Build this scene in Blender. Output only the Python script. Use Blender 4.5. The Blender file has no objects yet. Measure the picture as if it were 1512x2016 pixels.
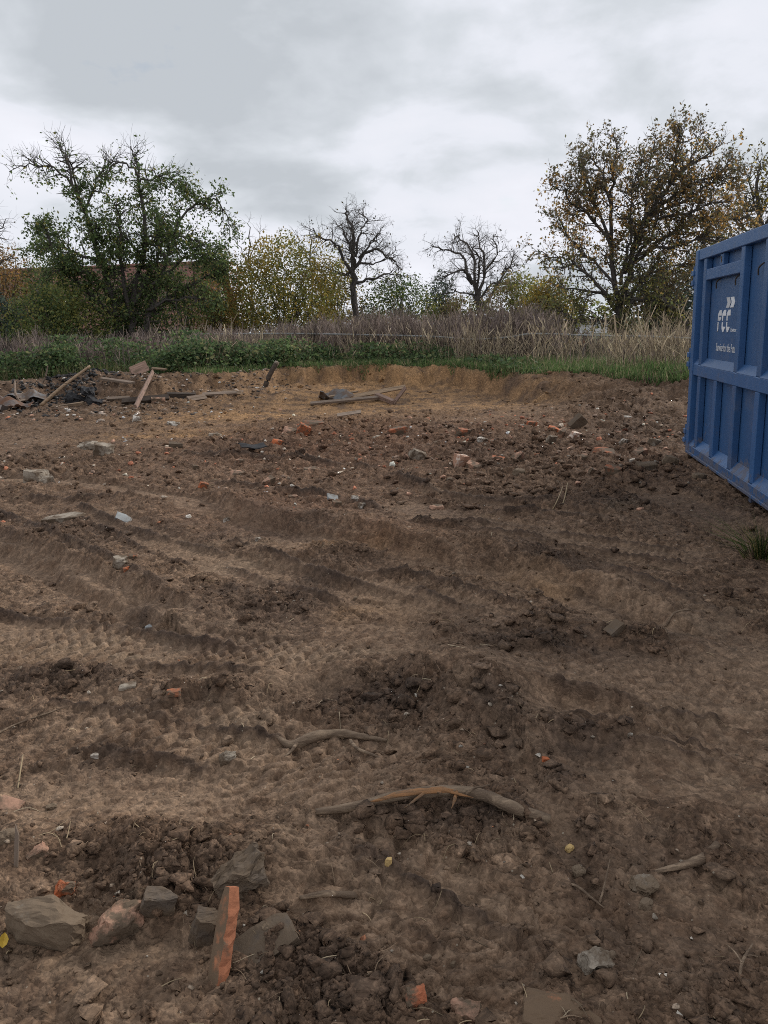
import bpy, bmesh, math, random
import numpy as np
from mathutils import Vector, Matrix, Euler, noise as mnoise

# ------------------------------------------------------------------ camera, sky, sun, exposure
SC = bpy.context.scene
COL = SC.collection
F, CX, CY = 1500.0, 756.0, 1008.0            # focal length and centre in photo pixels
CAMH, ROLL, HY = 1.6, math.radians(2.2), 649.0
PITCH = math.atan((CY - HY) * math.cos(ROLL) / F)
FW = np.array([0, math.cos(PITCH), -math.sin(PITCH)])
UP0 = np.array([0, math.sin(PITCH), math.cos(PITCH)])
RT0 = np.array([1.0, 0, 0])
RT = RT0 * math.cos(ROLL) - UP0 * math.sin(ROLL)
UP = UP0 * math.cos(ROLL) + RT0 * math.sin(ROLL)
CAM = np.array([0, 0, CAMH])
cd = bpy.data.cameras.new('camera')
cam = bpy.data.objects.new('camera', cd)
COL.objects.link(cam)
cam.matrix_world = Matrix(((RT[0], UP[0], -FW[0], 0), (RT[1], UP[1], -FW[1], 0), (RT[2], UP[2], -FW[2], CAMH), (0, 0, 0, 1)))
cd.sensor_fit = 'VERTICAL'
cd.angle = 2 * math.atan(CY / F)
cd.clip_start = 0.05
cd.clip_end = 3000
SC.camera = cam

SUN_EL, SUN_AZ = 30.0, 52.0                    # degrees; azimuth measured clockwise from the view direction
W = bpy.data.worlds.new('World')
SC.world = W
W.use_nodes = True
nt = W.node_tree
nt.nodes.clear()


def N(tree, typ, **kw):
    n = tree.nodes.new(typ)
    ins = kw.pop('ins', {})
    for k, v in kw.items():
        setattr(n, k, v)
    for k, v in ins.items():
        if isinstance(v, bpy.types.NodeSocket):
            tree.links.new(v, n.inputs[k])
        else:
            n.inputs[k].default_value = v
    return n


def MATH(tree, op, a, b=0.5, c=None, clamp=False):
    n = tree.nodes.new('ShaderNodeMath')
    n.operation = op
    n.use_clamp = clamp
    for i, v in enumerate((a, b, c)):
        if v is None:
            continue
        if isinstance(v, bpy.types.NodeSocket):
            tree.links.new(v, n.inputs[i])
        else:
            n.inputs[i].default_value = v
    return n.outputs[0]


def MIX(tree, fac, a, b, typ='MIX'):
    n = tree.nodes.new('ShaderNodeMix')
    n.data_type = 'RGBA'
    n.blend_type = typ
    for s, v in ((0, fac), (6, a), (7, b)):
        if isinstance(v, bpy.types.NodeSocket):
            tree.links.new(v, n.inputs[s])
        else:
            n.inputs[s].default_value = v if s == 0 else (v[0], v[1], v[2], 1)
    return n.outputs[2]


def RAMP(tree, fac, stops, interp='LINEAR'):
    n = tree.nodes.new('ShaderNodeValToRGB')
    n.color_ramp.interpolation = interp
    el = n.color_ramp.elements
    while len(el) < len(stops):
        el.new(0.5)
    for e, (p, c) in zip(el, stops):
        e.position = p
        e.color = (c[0], c[1], c[2], 1) if isinstance(c, (tuple, list)) else (c, c, c, 1)
    tree.links.new(fac, n.inputs[0])
    return n.outputs[0]


sky = N(nt, 'ShaderNodeTexSky', sky_type='NISHITA', sun_disc=False, sun_elevation=math.radians(SUN_EL),
        sun_rotation=math.radians(SUN_AZ), air_density=1.0, dust_density=2.0, ozone_density=1.0)
tc = N(nt, 'ShaderNodeTexCoord')
sep = N(nt, 'ShaderNodeSeparateXYZ', ins={0: tc.outputs['Generated']})
zz = MATH(nt, 'MAXIMUM', sep.outputs[2], 0.0)
den = MATH(nt, 'ADD', zz, 0.30)
comb = N(nt, 'ShaderNodeCombineXYZ', ins={0: MATH(nt, 'DIVIDE', sep.outputs[0], den), 1: MATH(nt, 'DIVIDE', sep.outputs[1], den), 2: 0.0})
CLOUD_OFF = (2.573, 25.06, 0.0)
off = N(nt, 'ShaderNodeVectorMath', operation='ADD', ins={0: comb.outputs[0], 1: CLOUD_OFF})
n1 = N(nt, 'ShaderNodeTexNoise', ins={'Vector': off.outputs[0], 'Scale': 0.85, 'Detail': 5.0, 'Roughness': 0.45, 'Distortion': 0.3})
n2 = N(nt, 'ShaderNodeTexNoise', ins={'Vector': off.outputs[0], 'Scale': 2.6, 'Detail': 6.0, 'Roughness': 0.55, 'Distortion': 0.2})
cl = MATH(nt, 'ADD', MATH(nt, 'MULTIPLY', n1.outputs['Fac'], 0.72), MATH(nt, 'MULTIPLY', n2.outputs['Fac'], 0.28))
deck = RAMP(nt, cl, [(0.415, (4.4, 4.7, 5.05)), (0.465, (5.5, 5.8, 6.2)), (0.50, (6.6, 6.8, 7.35)), (0.545, (7.0, 7.1, 7.65)), (0.585, (7.3, 7.4, 7.95)), (0.64, (9.6, 9.8, 10.2))])
n3 = N(nt, 'ShaderNodeTexNoise', ins={'Vector': off.outputs[0], 'Scale': 1.9, 'Detail': 6.0, 'Roughness': 0.6})
gap = RAMP(nt, n3.outputs['Fac'], [(0.64, 0.0), (0.72, 0.45)])
col = MIX(nt, gap, deck, sky.outputs[0])
bg = N(nt, 'ShaderNodeBackground', ins={'Color': col, 'Strength': 0.079})
wo = N(nt, 'ShaderNodeOutputWorld')
nt.links.new(bg.outputs[0], wo.inputs[0])

sd = bpy.data.lights.new('sun', 'SUN')
sd.energy = 1.5
sd.angle = math.radians(10)
sd.color = (1.0, 0.96, 0.9)
sun = bpy.data.objects.new('sun', sd)
COL.objects.link(sun)
e_, a_ = math.radians(SUN_EL), math.radians(SUN_AZ)
sdir = Vector((math.sin(a_) * math.cos(e_), math.cos(a_) * math.cos(e_), math.sin(e_)))
sun.rotation_euler = sdir.to_track_quat('Z', 'Y').to_euler()
sun.location = (5, 5, 20)

vs = SC.view_settings
vs.view_transform = 'Standard'
vs.look = 'None'
vs.exposure = 0.65
vs.gamma = 1.0
vs.use_curve_mapping = False
SC.cycles.max_bounces = 6
SC.cycles.diffuse_bounces = 3
SC.cycles.transparent_max_bounces = 6
SC.cycles.use_denoising = False
SC.cycles.filter_width = 1.0
W.cycles.sampling_method = 'MANUAL'
W.cycles.sample_map_resolution = 512


# ------------------------------------------------------------------ helpers
def ray(px, py):
    return FW + RT * (px - CX) / F + UP * (CY - py) / F


def G(px, py, z=0.0):
    d = ray(px, py)
    return CAM + d * ((z - CAMH) / d[2])


def PD(px, py, y):
    """point seen at a photo pixel, at world depth y"""
    d = ray(px, py)
    return CAM + d * (y / d[1])


def mesh_np(name, v, f, smooth=False):
    """fast mesh from arrays; f is (M,3) or (M,4)"""
    me = bpy.data.meshes.new(name)
    v = np.asarray(v, np.float32)
    f = np.asarray(f, np.int32)
    k = f.shape[1]
    me.vertices.add(len(v))
    me.vertices.foreach_set('co', v.ravel())
    me.loops.add(f.size)
    me.loops.foreach_set('vertex_index', f.ravel())
    me.polygons.add(len(f))
    me.polygons.foreach_set('loop_start', np.arange(0, f.size, k, dtype=np.int32))
    if smooth:
        me.polygons.foreach_set('use_smooth', np.ones(len(f), bool))
    me.update(calc_edges=True)
    me.validate(clean_customdata=False)
    return me


def set_col(me, rgb, name='soil'):
    a = me.color_attributes.new(name, 'FLOAT_COLOR', 'POINT')
    c = np.ones((len(rgb), 4), np.float32)
    c[:, :3] = rgb
    a.data.foreach_set('color', c.ravel())


def link(name, me, mat=None, parent=None):
    o = bpy.data.objects.new(name, me)
    COL.objects.link(o)
    if mat is not None and not me.materials:
        me.materials.append(mat)
    if parent is not None:
        o.parent = parent
    return o


def tag(o, label=None, cat=None, group=None, kind=None):
    if label:
        o['label'] = label
    if cat:
        o['category'] = cat
    if group:
        o['group'] = group
    if kind:
        o['kind'] = kind
    return o


def empty(name, loc=(0, 0, 0), rot=(0, 0, 0)):
    o = bpy.data.objects.new(name, None)
    o.empty_display_size = 0.2
    COL.objects.link(o)
    o.location = loc
    o.rotation_euler = rot
    return o


# noise on arrays
def _hash(ix, iy, seed):
    h = (ix.astype(np.int64) * 374761393 + iy.astype(np.int64) * 668265263 + seed * 974634539) & 0xFFFFFFFF
    h = ((h ^ (h >> 13)) * 1274126177) & 0xFFFFFFFF
    h = ((h ^ (h >> 16)) * 2246822519) & 0xFFFFFFFF
    return (h ^ (h >> 15)) & 0xFFFFFFFF


def perlin(x, y, seed=0):
    ix = np.floor(x)
    iy = np.floor(y)
    fx = x - ix
    fy = y - iy
    u = fx * fx * fx * (fx * (fx * 6 - 15) + 10)
    v = fy * fy * fy * (fy * (fy * 6 - 15) + 10)
    out = []
    for dx, dy in ((0, 0), (1, 0), (0, 1), (1, 1)):
        a = _hash(ix + dx, iy + dy, seed).astype(np.float64) * (2 * math.pi / 4294967296.0)
        out.append(np.cos(a) * (fx - dx) + np.sin(a) * (fy - dy))
    a = out[0] + u * (out[1] - out[0])
    b = out[2] + u * (out[3] - out[2])
    return (a + v * (b - a)) * 1.5


def fbm(x, y, o=3, seed=0, gain=0.5, lac=2.03):
    s = 0
    a = 1.0
    for i in range(o):
        s = s + a * perlin(x, y, seed + i * 17)
        x = x * lac + 3.7
        y = y * lac + 1.9
        a *= gain
    return s


def worley(x, y, seed=0):
    """F1, F2, a random value per cell and a tilted height per cell"""
    ix = np.floor(x)
    iy = np.floor(y)
    f1 = np.full(x.shape, 9.0)
    f2 = np.full(x.shape, 9.0)
    cell = np.zeros(x.shape)
    tilt = np.zeros(x.shape)
    for dx in (-1, 0, 1):
        for dy in (-1, 0, 1):
            h = _hash(ix + dx, iy + dy, seed)
            ex = ix + dx + (h & 0xFFFF) / 65536.0 - x
            ey = iy + dy + ((h >> 16) & 0xFFFF) / 65536.0 - y
            d = np.sqrt(ex * ex + ey * ey)
            nearer = d < f1
            f2 = np.where(nearer, f1, np.minimum(f2, d))
            an = ((h >> 9) & 0xFF) * (2 * math.pi / 256)
            cell = np.where(nearer, ((h >> 5) & 0xFFF) / 4096.0, cell)
            tilt = np.where(nearer, np.cos(an) * ex + np.sin(an) * ey, tilt)
            f1 = np.where(nearer, d, f1)
    return f1, f2, cell, tilt


def chunks(x, y, scale, seed, gap=0.14):
    """broken clods: tilted blocks of different height with sunk joints, about -0.5..1"""
    f1, f2, c, t = worley(x * scale, y * scale, seed)
    g = sstep(0.0, gap, f2 - f1)
    return (0.15 + 0.75 * c + 0.55 * t) * g + 0.35 * np.sqrt(np.clip(1 - f1 * f1 * 1.6, 0, 1)) * g - 0.3 * (1 - g)


def sstep(a, b, x):
    t = np.clip((x - a) / (b - a), 0, 1)
    return t * t * (3 - 2 * t)


def polyline(px):
    """photo-pixel polyline -> smooth world polyline on the level ground"""
    p = np.array([G(a, b)[:2] for a, b in px])
    if len(p) < 3:
        return p
    q = []
    pp = np.vstack([2 * p[0] - p[1], p, 2 * p[-1] - p[-2]])
    for i in range(1, len(pp) - 2):
        for t in np.linspace(0, 1, 3, endpoint=False):
            a, b, c, d = pp[i - 1], pp[i], pp[i + 1], pp[i + 2]
            q.append(0.5 * ((2 * b) + (c - a) * t + (2 * a - 5 * b + 4 * c - d) * t * t + (3 * b - a - 3 * c + d) * t ** 3))
    q.append(p[-1])
    return np.array(q)


def dist_line(x, y, p):
    """signed lateral distance, arc length, total length"""
    best = np.full(x.shape, 1e9)
    sd_ = np.zeros(x.shape)
    arc = np.zeros(x.shape)
    run = 0.0
    for a, b in zip(p[:-1], p[1:]):
        d = b - a
        L = math.hypot(*d)
        if L < 1e-6:
            continue
        tx, ty = d / L
        qx = x - a[0]
        qy = y - a[1]
        s = qx * tx + qy * ty
        l = -qx * ty + qy * tx
        over = np.maximum(np.maximum(-s, s - L), 0)
        dd = np.hypot(over, l)
        m = dd < best
        best = np.where(m, dd, best)
        sd_ = np.where(m, np.where(l >= 0, dd, -dd), sd_)
        arc = np.where(m, run + np.clip(s, 0, L), arc)
        run += L
    return sd_, arc, run


# ------------------------------------------------------------------ the ground
TRACKS = [  # tread bands: pixels, half width, depth, tread, period, amplitude
    ([(180, 1005), (300, 1060), (440, 1110), (600, 1150), (780, 1195), (980, 1245)], 0.20, 0.025, 'bars', 0.050, 0.012),
    ([(500, 1100), (650, 1148), (800, 1180), (960, 1225)], 0.22, 0.020, 'bars', 0.050, 0.014),
    ([(-120, 1030), (0, 1075), (110, 1125), (230, 1178), (350, 1240)], 0.17, 0.085, 'none', 0.1, 0.0),
    ([(417, 1000), (520, 1035), (640, 1062), (760, 1082), (880, 1112), (1010, 1128), (1130, 1170), (1330, 1245)], 0.17, 0.075, 'bars', 0.08, 0.008),
    ([(760, 985), (950, 1032), (1150, 1064), (1420, 1112)], 0.26, 0.018, 'bars', 0.055, 0.013),
    ([(820, 960), (1000, 998), (1260, 1024)], 0.16, 0.022, 'bars', 0.07, 0.008),
    ([(-80, 1248), (200, 1272), (450, 1300), (760, 1330)], 0.30, 0.020, 'block', 0.085, 0.024),
    ([(60, 1425), (350, 1442), (600, 1492), (830, 1562)], 0.27, 0.020, 'block', 0.09, 0.024),
    ([(980, 1400), (1130, 1408), (1300, 1428), (1580, 1465)], 0.17, 0.050, 'bars', 0.085, 0.020),
    ([(1000, 1548), (1250, 1530), (1580, 1562)], 0.20, 0.025, 'block', 0.09, 0.022),
    ([(500, 1640), (760, 1752), (950, 1858), (1170, 1985)], 0.22, 0.030, 'block', 0.10, 0.030),
    ([(1120, 1085), (1290, 1190), (1440, 1290), (1580, 1400)], 0.24, 0.018, 'block', 0.09, 0.020),
    ([(-60, 1600), (120, 1560), (330, 1560), (560, 1600)], 0.20, 0.015, 'block', 0.11, 0.018),
    ([(770, 1175), (840, 1300), (960, 1430), (1060, 1570), (1130, 1690), (1200, 1810), (1300, 2060)], 0.045, 0.022, 'none', 0.1, 0.0),
    ([(850, 1325), (1150, 1338), (1580, 1385)], 0.22, 0.012, 'block', 0.085, 0.016),
    ([(1130, 1630), (1290, 1750), (1450, 1900), (1520, 2040)], 0.18, 0.025, 'block', 0.09, 0.024),
    ([(-80, 940), (200, 962), (430, 1005), (640, 1085)], 0.20, 0.025, 'bars', 0.08, 0.010),
    ([(1250, 960), (1420, 1030), (1560, 1110)], 0.25, 0.020, 'bars', 0.08, 0.010),
    ([(1080, 1260), (1250, 1310), (1400, 1345), (1580, 1380)], 0.16, 0.02, 'bars', 0.07, 0.014),
    ([(620, 1230), (760, 1262), (900, 1330)], 0.20, 0.015, 'bars', 0.06, 0.012),
    ([(1000, 1700), (1150, 1830), (1250, 1960), (1300, 2060)], 0.12, 0.02, 'block', 0.10, 0.02),
    ([(-60, 1850), (120, 1900), (330, 1960), (480, 2060)], 0.20, 0.015, 'block', 0.09, 0.020),
]
LINES = [  # thin ragged ridges squeezed up beside the tracks: pixels, height, width
    ([(150, 1000), (221, 1025), (301, 1055), (392, 1078), (470, 1100)], 0.040, 0.020), ([(140, 1022), (201, 1045), (261, 1076), (322, 1098), (400, 1128)], 0.040, 0.020),
    ([(440, 1068), (502, 1086), (578, 1111), (653, 1136), (760, 1163), (860, 1192)], 0.045, 0.020), ([(430, 1108), (482, 1126), (553, 1151), (618, 1168), (700, 1196)], 0.040, 0.022),
    ([(700, 1136), (807, 1138), (883, 1159), (969, 1187), (1070, 1216)], 0.045, 0.020), ([(780, 1150), (824, 1164), (888, 1191), (979, 1215)], 0.035, 0.016),
    ([(860, 1026), (915, 1030), (1000, 1036), (1090, 1042)], 0.045, 0.020), ([(780, 1036), (823, 1040), (920, 1047), (1006, 1052), (1100, 1066)], 0.040, 0.020),
    ([(930, 1012), (1060, 1016), (1230, 1020)], 0.045, 0.022), ([(1000, 1060), (1130, 1074), (1260, 1096), (1400, 1128)], 0.040, 0.022),
    ([(1060, 1048), (1200, 1062), (1380, 1090)], 0.035, 0.020), ([(400, 950), (520, 968), (660, 985), (760, 1010)], 0.05, 0.03),
    ([(760, 940), (860, 968), (960, 985), (1120, 992)], 0.05, 0.03), ([(-60, 1012), (60, 1040), (150, 1086), (250, 1130), (340, 1180)], 0.045, 0.03),
    ([(-60, 1215), (150, 1232), (350, 1262), (520, 1288)], 0.035, 0.02), ([(200, 1300), (420, 1330), (560, 1352)], 0.035, 0.02),
    ([(1000, 1360), (1140, 1372), (1280, 1392), (1500, 1420)], 0.035, 0.016), ([(1060, 1430), (1250, 1450), (1512, 1490)], 0.030, 0.014),
    ([(1100, 1150), (1200, 1190), (1330, 1250)], 0.05, 0.03), ([(1180, 1100), (1330, 1170), (1500, 1260)], 0.035, 0.02),
    ([(60, 1395), (250, 1405), (450, 1440), (640, 1462)], 0.025, 0.012), ([(100, 1470), (300, 1490), (480, 1530)], 0.025, 0.012),
    ([(560, 1600), (720, 1680), (880, 1770), (1080, 1890)], 0.024, 0.011), ([(640, 1730), (800, 1810), (960, 1900)], 0.022, 0.010),
    ([(1120, 1500), (1300, 1495), (1512, 1520)], 0.025, 0.012), ([(350, 900), (560, 915), (760, 935)], 0.05, 0.035), ([(40, 985), (150, 990), (300, 985)], 0.05, 0.035),
]
RIDGES = [  # pixels, height, width behind (away from the camera), width in front
    ([(-80, 1040), (75, 1088), (151, 1138), (251, 1180), (330, 1225)], 0.20, 0.28, 0.05),
    ([(417, 985), (502, 1015), (628, 1032), (760, 1058), (861, 1086), (979, 1090), (1049, 1135), (1108, 1153)], 0.20, 0.26, 0.05),
    ([(1180, 1165), (1264, 1194), (1330, 1225)], 0.22, 0.2, 0.05),
    ([(500, 1362), (620, 1338), (760, 1330), (880, 1350), (950, 1410)], 0.24, 0.38, 0.13),
    ([(1050, 1490), (1160, 1452), (1280, 1490)], 0.17, 0.16, 0.11),
    ([(850, 1262), (1000, 1238), (1200, 1250), (1400, 1280), (1540, 1315)], 0.085, 0.16, 0.11),
    ([(600, 1082), (700, 1092), (770, 1105)], 0.06, 0.10, 0.08),
    ([(60, 1700), (200, 1665), (360, 1700), (540, 1725)], 0.15, 0.22, 0.17),
    ([(1120, 1600), (1350, 1588), (1580, 1610)], 0.10, 0.18, 0.12),
    ([(980, 1375), (1130, 1362), (1270, 1398)], 0.07, 0.40, 0.06),
    ([(-40, 1330), (180, 1345), (420, 1400), (520, 1430)], 0.06, 0.15, 0.08),
    ([(90, 1435), (260, 1450), (420, 1490)], 0.055, 0.20, 0.07),
    ([(620, 1570), (900, 1560), (1060, 1600)], 0.07, 0.25, 0.10),
    ([(-60, 985), (130, 975), (330, 1000)], 0.10, 0.35, 0.2),
    ([(860, 940), (1060, 925), (1300, 955)], 0.16, 0.9, 0.45),
    ([(60, 900), (210, 880), (380, 890)], 0.12, 0.6, 0.4),
    ([(560, 870), (760, 850), (1000, 860)], 0.12, 0.9, 0.5),
    ([(-60, 806), (160, 788), (330, 790), (520, 776)], 0.36, 1.3, 0.9),
    ([(1150, 830), (1260, 812), (1360, 815)], 0.28, 0.9, 0.7),
]
CLODS = [  # pixel centre, pixel radii, strength, darkness
    (1150, 1275, 330, 38, 1.0, 0.85), (760, 1390, 170, 50, 1.0, 0.95), (1170, 1490, 130, 45, 1.0, 0.9), (1110, 1550, 50, 45, 1.0, 0.9),
    (230, 1475, 110, 32, 0.9, 0.9), (690, 1092, 85, 26, 0.9, 0.8), (350, 1395, 150, 26, 0.8, 0.75), (270, 1208, 70, 22, 0.9, 0.8),
    (130, 1345, 190, 24, 0.8, 0.7), (1330, 1690, 200, 60, 0.6, 0.55), (330, 1730, 190, 70, 1.0, 0.45), (600, 1900, 190, 90, 1.0, 0.6),
    (870, 1610, 190, 36, 0.7, 0.85), (1060, 1880, 120, 70, 0.7, 0.4), (730, 1695, 90, 40, 0.8, 0.75), (1110, 1110, 110, 24, 0.9, 0.75),
    (1150, 1700, 60, 80, 0.8, 0.7), (1220, 1820, 90, 120, 0.9, 0.6), (970, 1440, 70, 90, 0.9, 0.7), (900, 1240, 70, 60, 0.8, 0.5),
    (560, 1190, 90, 30, 0.9, 0.75), (440, 1175, 60, 20, 0.8, 0.6), (1050, 900, 330, 75, 0.9, 0.3), (620, 870, 260, 60, 0.9, 0.25),
    (1250, 830, 170, 45, 1.0, 0.5), (90, 930, 200, 40, 0.8, 0.2), (120, 1060, 190, 30, 0.8, 0.25), (200, 800, 330, 28, 1.0, 0.45),
    (1230, 990, 120, 30, 0.9, 0.8), (940, 985, 160, 22, 0.9, 0.4), (620, 1135, 50, 25, 0.8, 0.7), (1360, 1000, 160, 70, 0.5, 0.55),
    (620, 752, 80, 14, 0.9, 0.15), (760, 750, 90, 14, 0.9, 0.1), (900, 752, 90, 14, 0.9, 0.2), (980, 755, 34, 14, 0.9, 0.95), (1150, 775, 140, 20, 0.8, 0.45), (1290, 790, 90, 30, 0.9, 0.6), (800, 812, 200, 16, 0.6, 0.1),
    (700, 1960, 150, 80, 1.0, 0.5), (300, 1930, 170, 60, 0.5, 0.2), (1400, 1900, 150, 110, 0.7, 0.5), (720, 1500, 130, 40, 0.5, 0.35),
]
SANDS = [(730, 768, 320, 30, 1.0), (880, 755, 140, 16, 0.9), (480, 815, 190, 17, 0.95), (330, 858, 130, 9, 0.8), (980, 785, 130, 18, 0.9),
         (700, 800, 230, 16, 0.75), (640, 745, 120, 10, 0.7), (720, 1200, 70, 26, 0.25), (1080, 1150, 60, 24, 0.3), (700, 1075, 110, 16, 0.3), (1010, 1130, 90, 14, 0.25)]
REDS = [(700, 870, 330, 55, 0.9), (560, 1000, 200, 40, 0.6), (900, 850, 250, 25, 0.6), (1180, 900, 200, 40, 0.5), (760, 1060, 160, 26, 0.5)]
PALES = [(240, 1265, 210, 22, 0.5), (470, 1110, 60, 14, 0.4), (1230, 1005, 50, 10, 0.7), (250, 1300, 60, 14, 0.7), (640, 1300, 160, 16, 0.35), (1420, 1240, 130, 40, 0.4), (470, 1070, 90, 12, 0.35),
         (400, 1440, 150, 26, 0.4), (1330, 1410, 200, 24, 0.3), (1400, 1530, 150, 26, 0.45), (130, 1870, 160, 90, 0.3), (560, 1650, 150, 36, 0.35), (850, 1760, 160, 60, 0.3), (1400, 1760, 120, 40, 0.2)]


def ell(px, py, rx, ry):
    c = G(px, py)
    a = abs(G(px + rx, py)[0] - c[0])
    b = 0.5 * abs(G(px, py - ry)[1] - G(px, py + ry)[1])
    return c[0], c[1], a, b


def ellmask(x, y, spec):
    cx, cy, a, b = ell(*spec)
    q = ((x - cx) / a) ** 2 + ((y - cy) / b) ** 2
    return np.exp(-0.9 * np.clip(q, 0, 30))


_bpx = [(-500, 775), (0, 762), (200, 756), (400, 752), (560, 737), (700, 733), (860, 733), (960, 738), (1060, 742), (1180, 746), (1300, 752), (1420, 754), (1560, 757), (1800, 765)]
_b = np.array(sorted([tuple(G(a, b, 0.35)[:2]) for a, b in _bpx]))
_tr = [(polyline(t[0]),) + tuple(t[1:]) for t in TRACKS]
_ln = [(polyline(l[0]), l[1], l[2]) for l in LINES]
_rg = [(polyline(r[0]),) + tuple(r[1:]) for r in RIDGES]


def bound(x):
    return np.interp(x, _b[:, 0], _b[:, 1])


def terrain(x, y, full=False):
    x = np.asarray(x, float)
    y = np.asarray(y, float)
    near = y < 26
    wx = x + 0.05 * perlin(x * 2.1, y * 2.1, 5)
    wy = y + 0.05 * perlin(x * 2.1, y * 2.1, 6)
    # lie of the land
    yb = bound(x) + 0.45 * fbm(x * 1.1, y * 0.25, 4, 3)
    t = y - yb
    wb = np.interp(x, [-9, -5, -3.2, 2.6, 4.5, 9], [4, 2.6, 0.9, 0.9, 3.2, 4])
    wb = wb * np.clip(1.1 + 1.3 * perlin(x * 0.55 + 2.2, y * 0.15, 15), 0.45, 2.6)
    s = sstep(0, 1, (t + wb) / wb)
    h = 0.52 * s + 0.018 * np.clip(t, 0, 14)
    h = h - 0.28 * np.exp(-((x - 0.2) / 4.0) ** 2 - ((y - 18.0) / 2.4) ** 2)
    h = h + 0.03 * fbm(x * 0.45, y * 0.45, 2, 11) * sstep(0, 2, y)
    bankn = s * (1 - s) * 4
    h = h + bankn * 0.13 * fbm(x * 1.2, y * 2.2, 4, 21, 0.6)
    grass = sstep(-0.15, 0.25, t)
    clod = np.zeros(x.shape)
    dark = np.zeros(x.shape)
    for c in CLODS:
        m = ellmask(wx, wy, c[:4])
        clod = np.maximum(clod, m * c[4])
        dark = np.maximum(dark, m * c[5])
    clod = np.maximum(clod, 0.35 * sstep(0.05, 0.5, fbm(x * 0.9 + 7, y * 0.9, 3, 31)))
    # ridges and banks
    for p, hh, wbk, wf in _rg:
        lo = p.min(0) - 2.5
        hi = p.max(0) + 2.5
        m = (x > lo[0]) & (x < hi[0]) & (y > lo[1]) & (y < hi[1])
        if not m.any():
            continue
        d, a, L = dist_line(wx[m], wy[m], p)
        nn = 0.7 + 0.6 * perlin(a * 3.0 + hh * 91, d * 1.5, 41)
        prof = np.where(d > 0, np.exp(-(d / wbk) ** 2), np.exp(-(d / wf) ** 2))
        h[m] += 0.55 * hh * prof * nn
    # wheel and crawler tracks
    smooth = np.zeros(x.shape)
    lipm = np.zeros(x.shape)
    for i, (p, hw, dep, kind, per, amp) in enumerate(_tr):
        lo = p.min(0) - hw - 0.1
        hi = p.max(0) + hw + 0.1
        m = (x > lo[0]) & (x < hi[0]) & (y > lo[1]) & (y < hi[1])
        if not m.any():
            continue
        X, Y = x[m], y[m]
        d, a, L = dist_line(X, Y, p)
        nr_ = np.abs(d) < hw + 0.12
        m[m] = nr_
        X, Y, d, a = X[nr_], Y[nr_], d[nr_], a[nr_]
        d = d + 0.014 * fbm(X * 3.6, Y * 3.6, 3, 50 + i)
        ad = np.abs(d)
        fade = sstep(0, 0.3, a) * sstep(0, 0.3, L - a)
        ins = 1 - sstep(hw - 0.01 - 0.35 * dep, hw + 0.01 + 0.35 * dep, ad)
        z = -dep * ins
        keep = np.clip(0.75 + 0.9 * perlin(X * 1.5, Y * 1.5, 91 + i), 0, 1)
        wob = 0.016 * fbm(X * 6, Y * 6, 2, 100 + i)
        if kind == 'bars':
            ph = ((a + wob + 0.25 * ad) / per) % 1.0
            z = z + 0.95 * amp * keep * ins * (sstep(0.1, 0.35, ph) - sstep(0.6, 0.85, ph))
        elif kind == 'block':
            cw = 0.085
            row = np.floor((d + hw) / cw)
            ph = ((a + wob * 1.5 + np.where(row % 2 == 0, 0.0, per * 0.5) + 0.4 * ad) / per) % 1.0
            cr = np.abs(((d + hw) / cw) % 1.0 - 0.5) * 2
            z = z + 0.95 * amp * keep * ins * (sstep(0.0, 0.75, ph) - sstep(0.9, 1.0, ph)) * (1 - 0.6 * sstep(0.8, 1.0, cr))
        h[m] += z * fade
        smooth[m] = np.maximum(smooth[m], np.clip(ins * fade * 0.9, 0, 0.9))
    for i, (p, hh, wl) in enumerate(_ln):
        lo = p.min(0) - 0.2
        hi = p.max(0) + 0.2
        m = (x > lo[0]) & (x < hi[0]) & (y > lo[1]) & (y < hi[1])
        if not m.any():
            continue
        X, Y = x[m], y[m]
        d, a, L = dist_line(X, Y, p)
        nr_ = np.abs(d) < 0.15
        m[m] = nr_
        X, Y, d, a = X[nr_], Y[nr_], d[nr_], a[nr_]
        d = d + 0.012 * fbm(X * 4.5, Y * 4.5, 3, 250 + i)
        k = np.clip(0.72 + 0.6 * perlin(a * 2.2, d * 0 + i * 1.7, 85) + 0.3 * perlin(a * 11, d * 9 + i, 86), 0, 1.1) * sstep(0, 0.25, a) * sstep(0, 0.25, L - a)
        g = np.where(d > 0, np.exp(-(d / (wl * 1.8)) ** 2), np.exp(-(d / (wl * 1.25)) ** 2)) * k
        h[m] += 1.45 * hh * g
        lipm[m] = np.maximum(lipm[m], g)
    clod = np.maximum(clod, 0.40 * np.clip(lipm, 0, 1))
    # old overlapping track lines, all running the way the machines drove
    la = 0.69 * x + 0.72 * y + 0.10 * fbm(x * 0.8, y * 0.8, 2, 401)
    al = 0.72 * x - 0.69 * y
    zone = sstep(3.6, 4.6, y) * (1 - sstep(8.5, 11.5, y)) * np.clip(0.5 + 1.2 * perlin(x * 0.35, y * 0.35, 403), 0.12, 1)
    st1 = perlin(la * 2.6, al * 0.22, 405)
    st2 = perlin(la * 7.5, al * 0.5, 407)
    h = h + zone * (0.008 * np.tanh(1.6 * st1) + 0.008 * np.tanh(2.0 * st2))
    lb_ = 0.95 * y + 0.22 * x + 0.07 * fbm(x * 1.1, y * 1.1, 2, 411)
    zone2 = (1 - sstep(3.4, 4.4, y)) * np.clip(0.5 + 1.2 * perlin(x * 0.7, y * 0.7, 413), 0.1, 1)
    h = h + zone2 * 0.012 * np.tanh(1.8 * perlin(lb_ * 5.0, x * 0.55, 415))
    rough = np.clip(1 - smooth, 0, 1) * (1 - 0.6 * grass)
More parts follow.
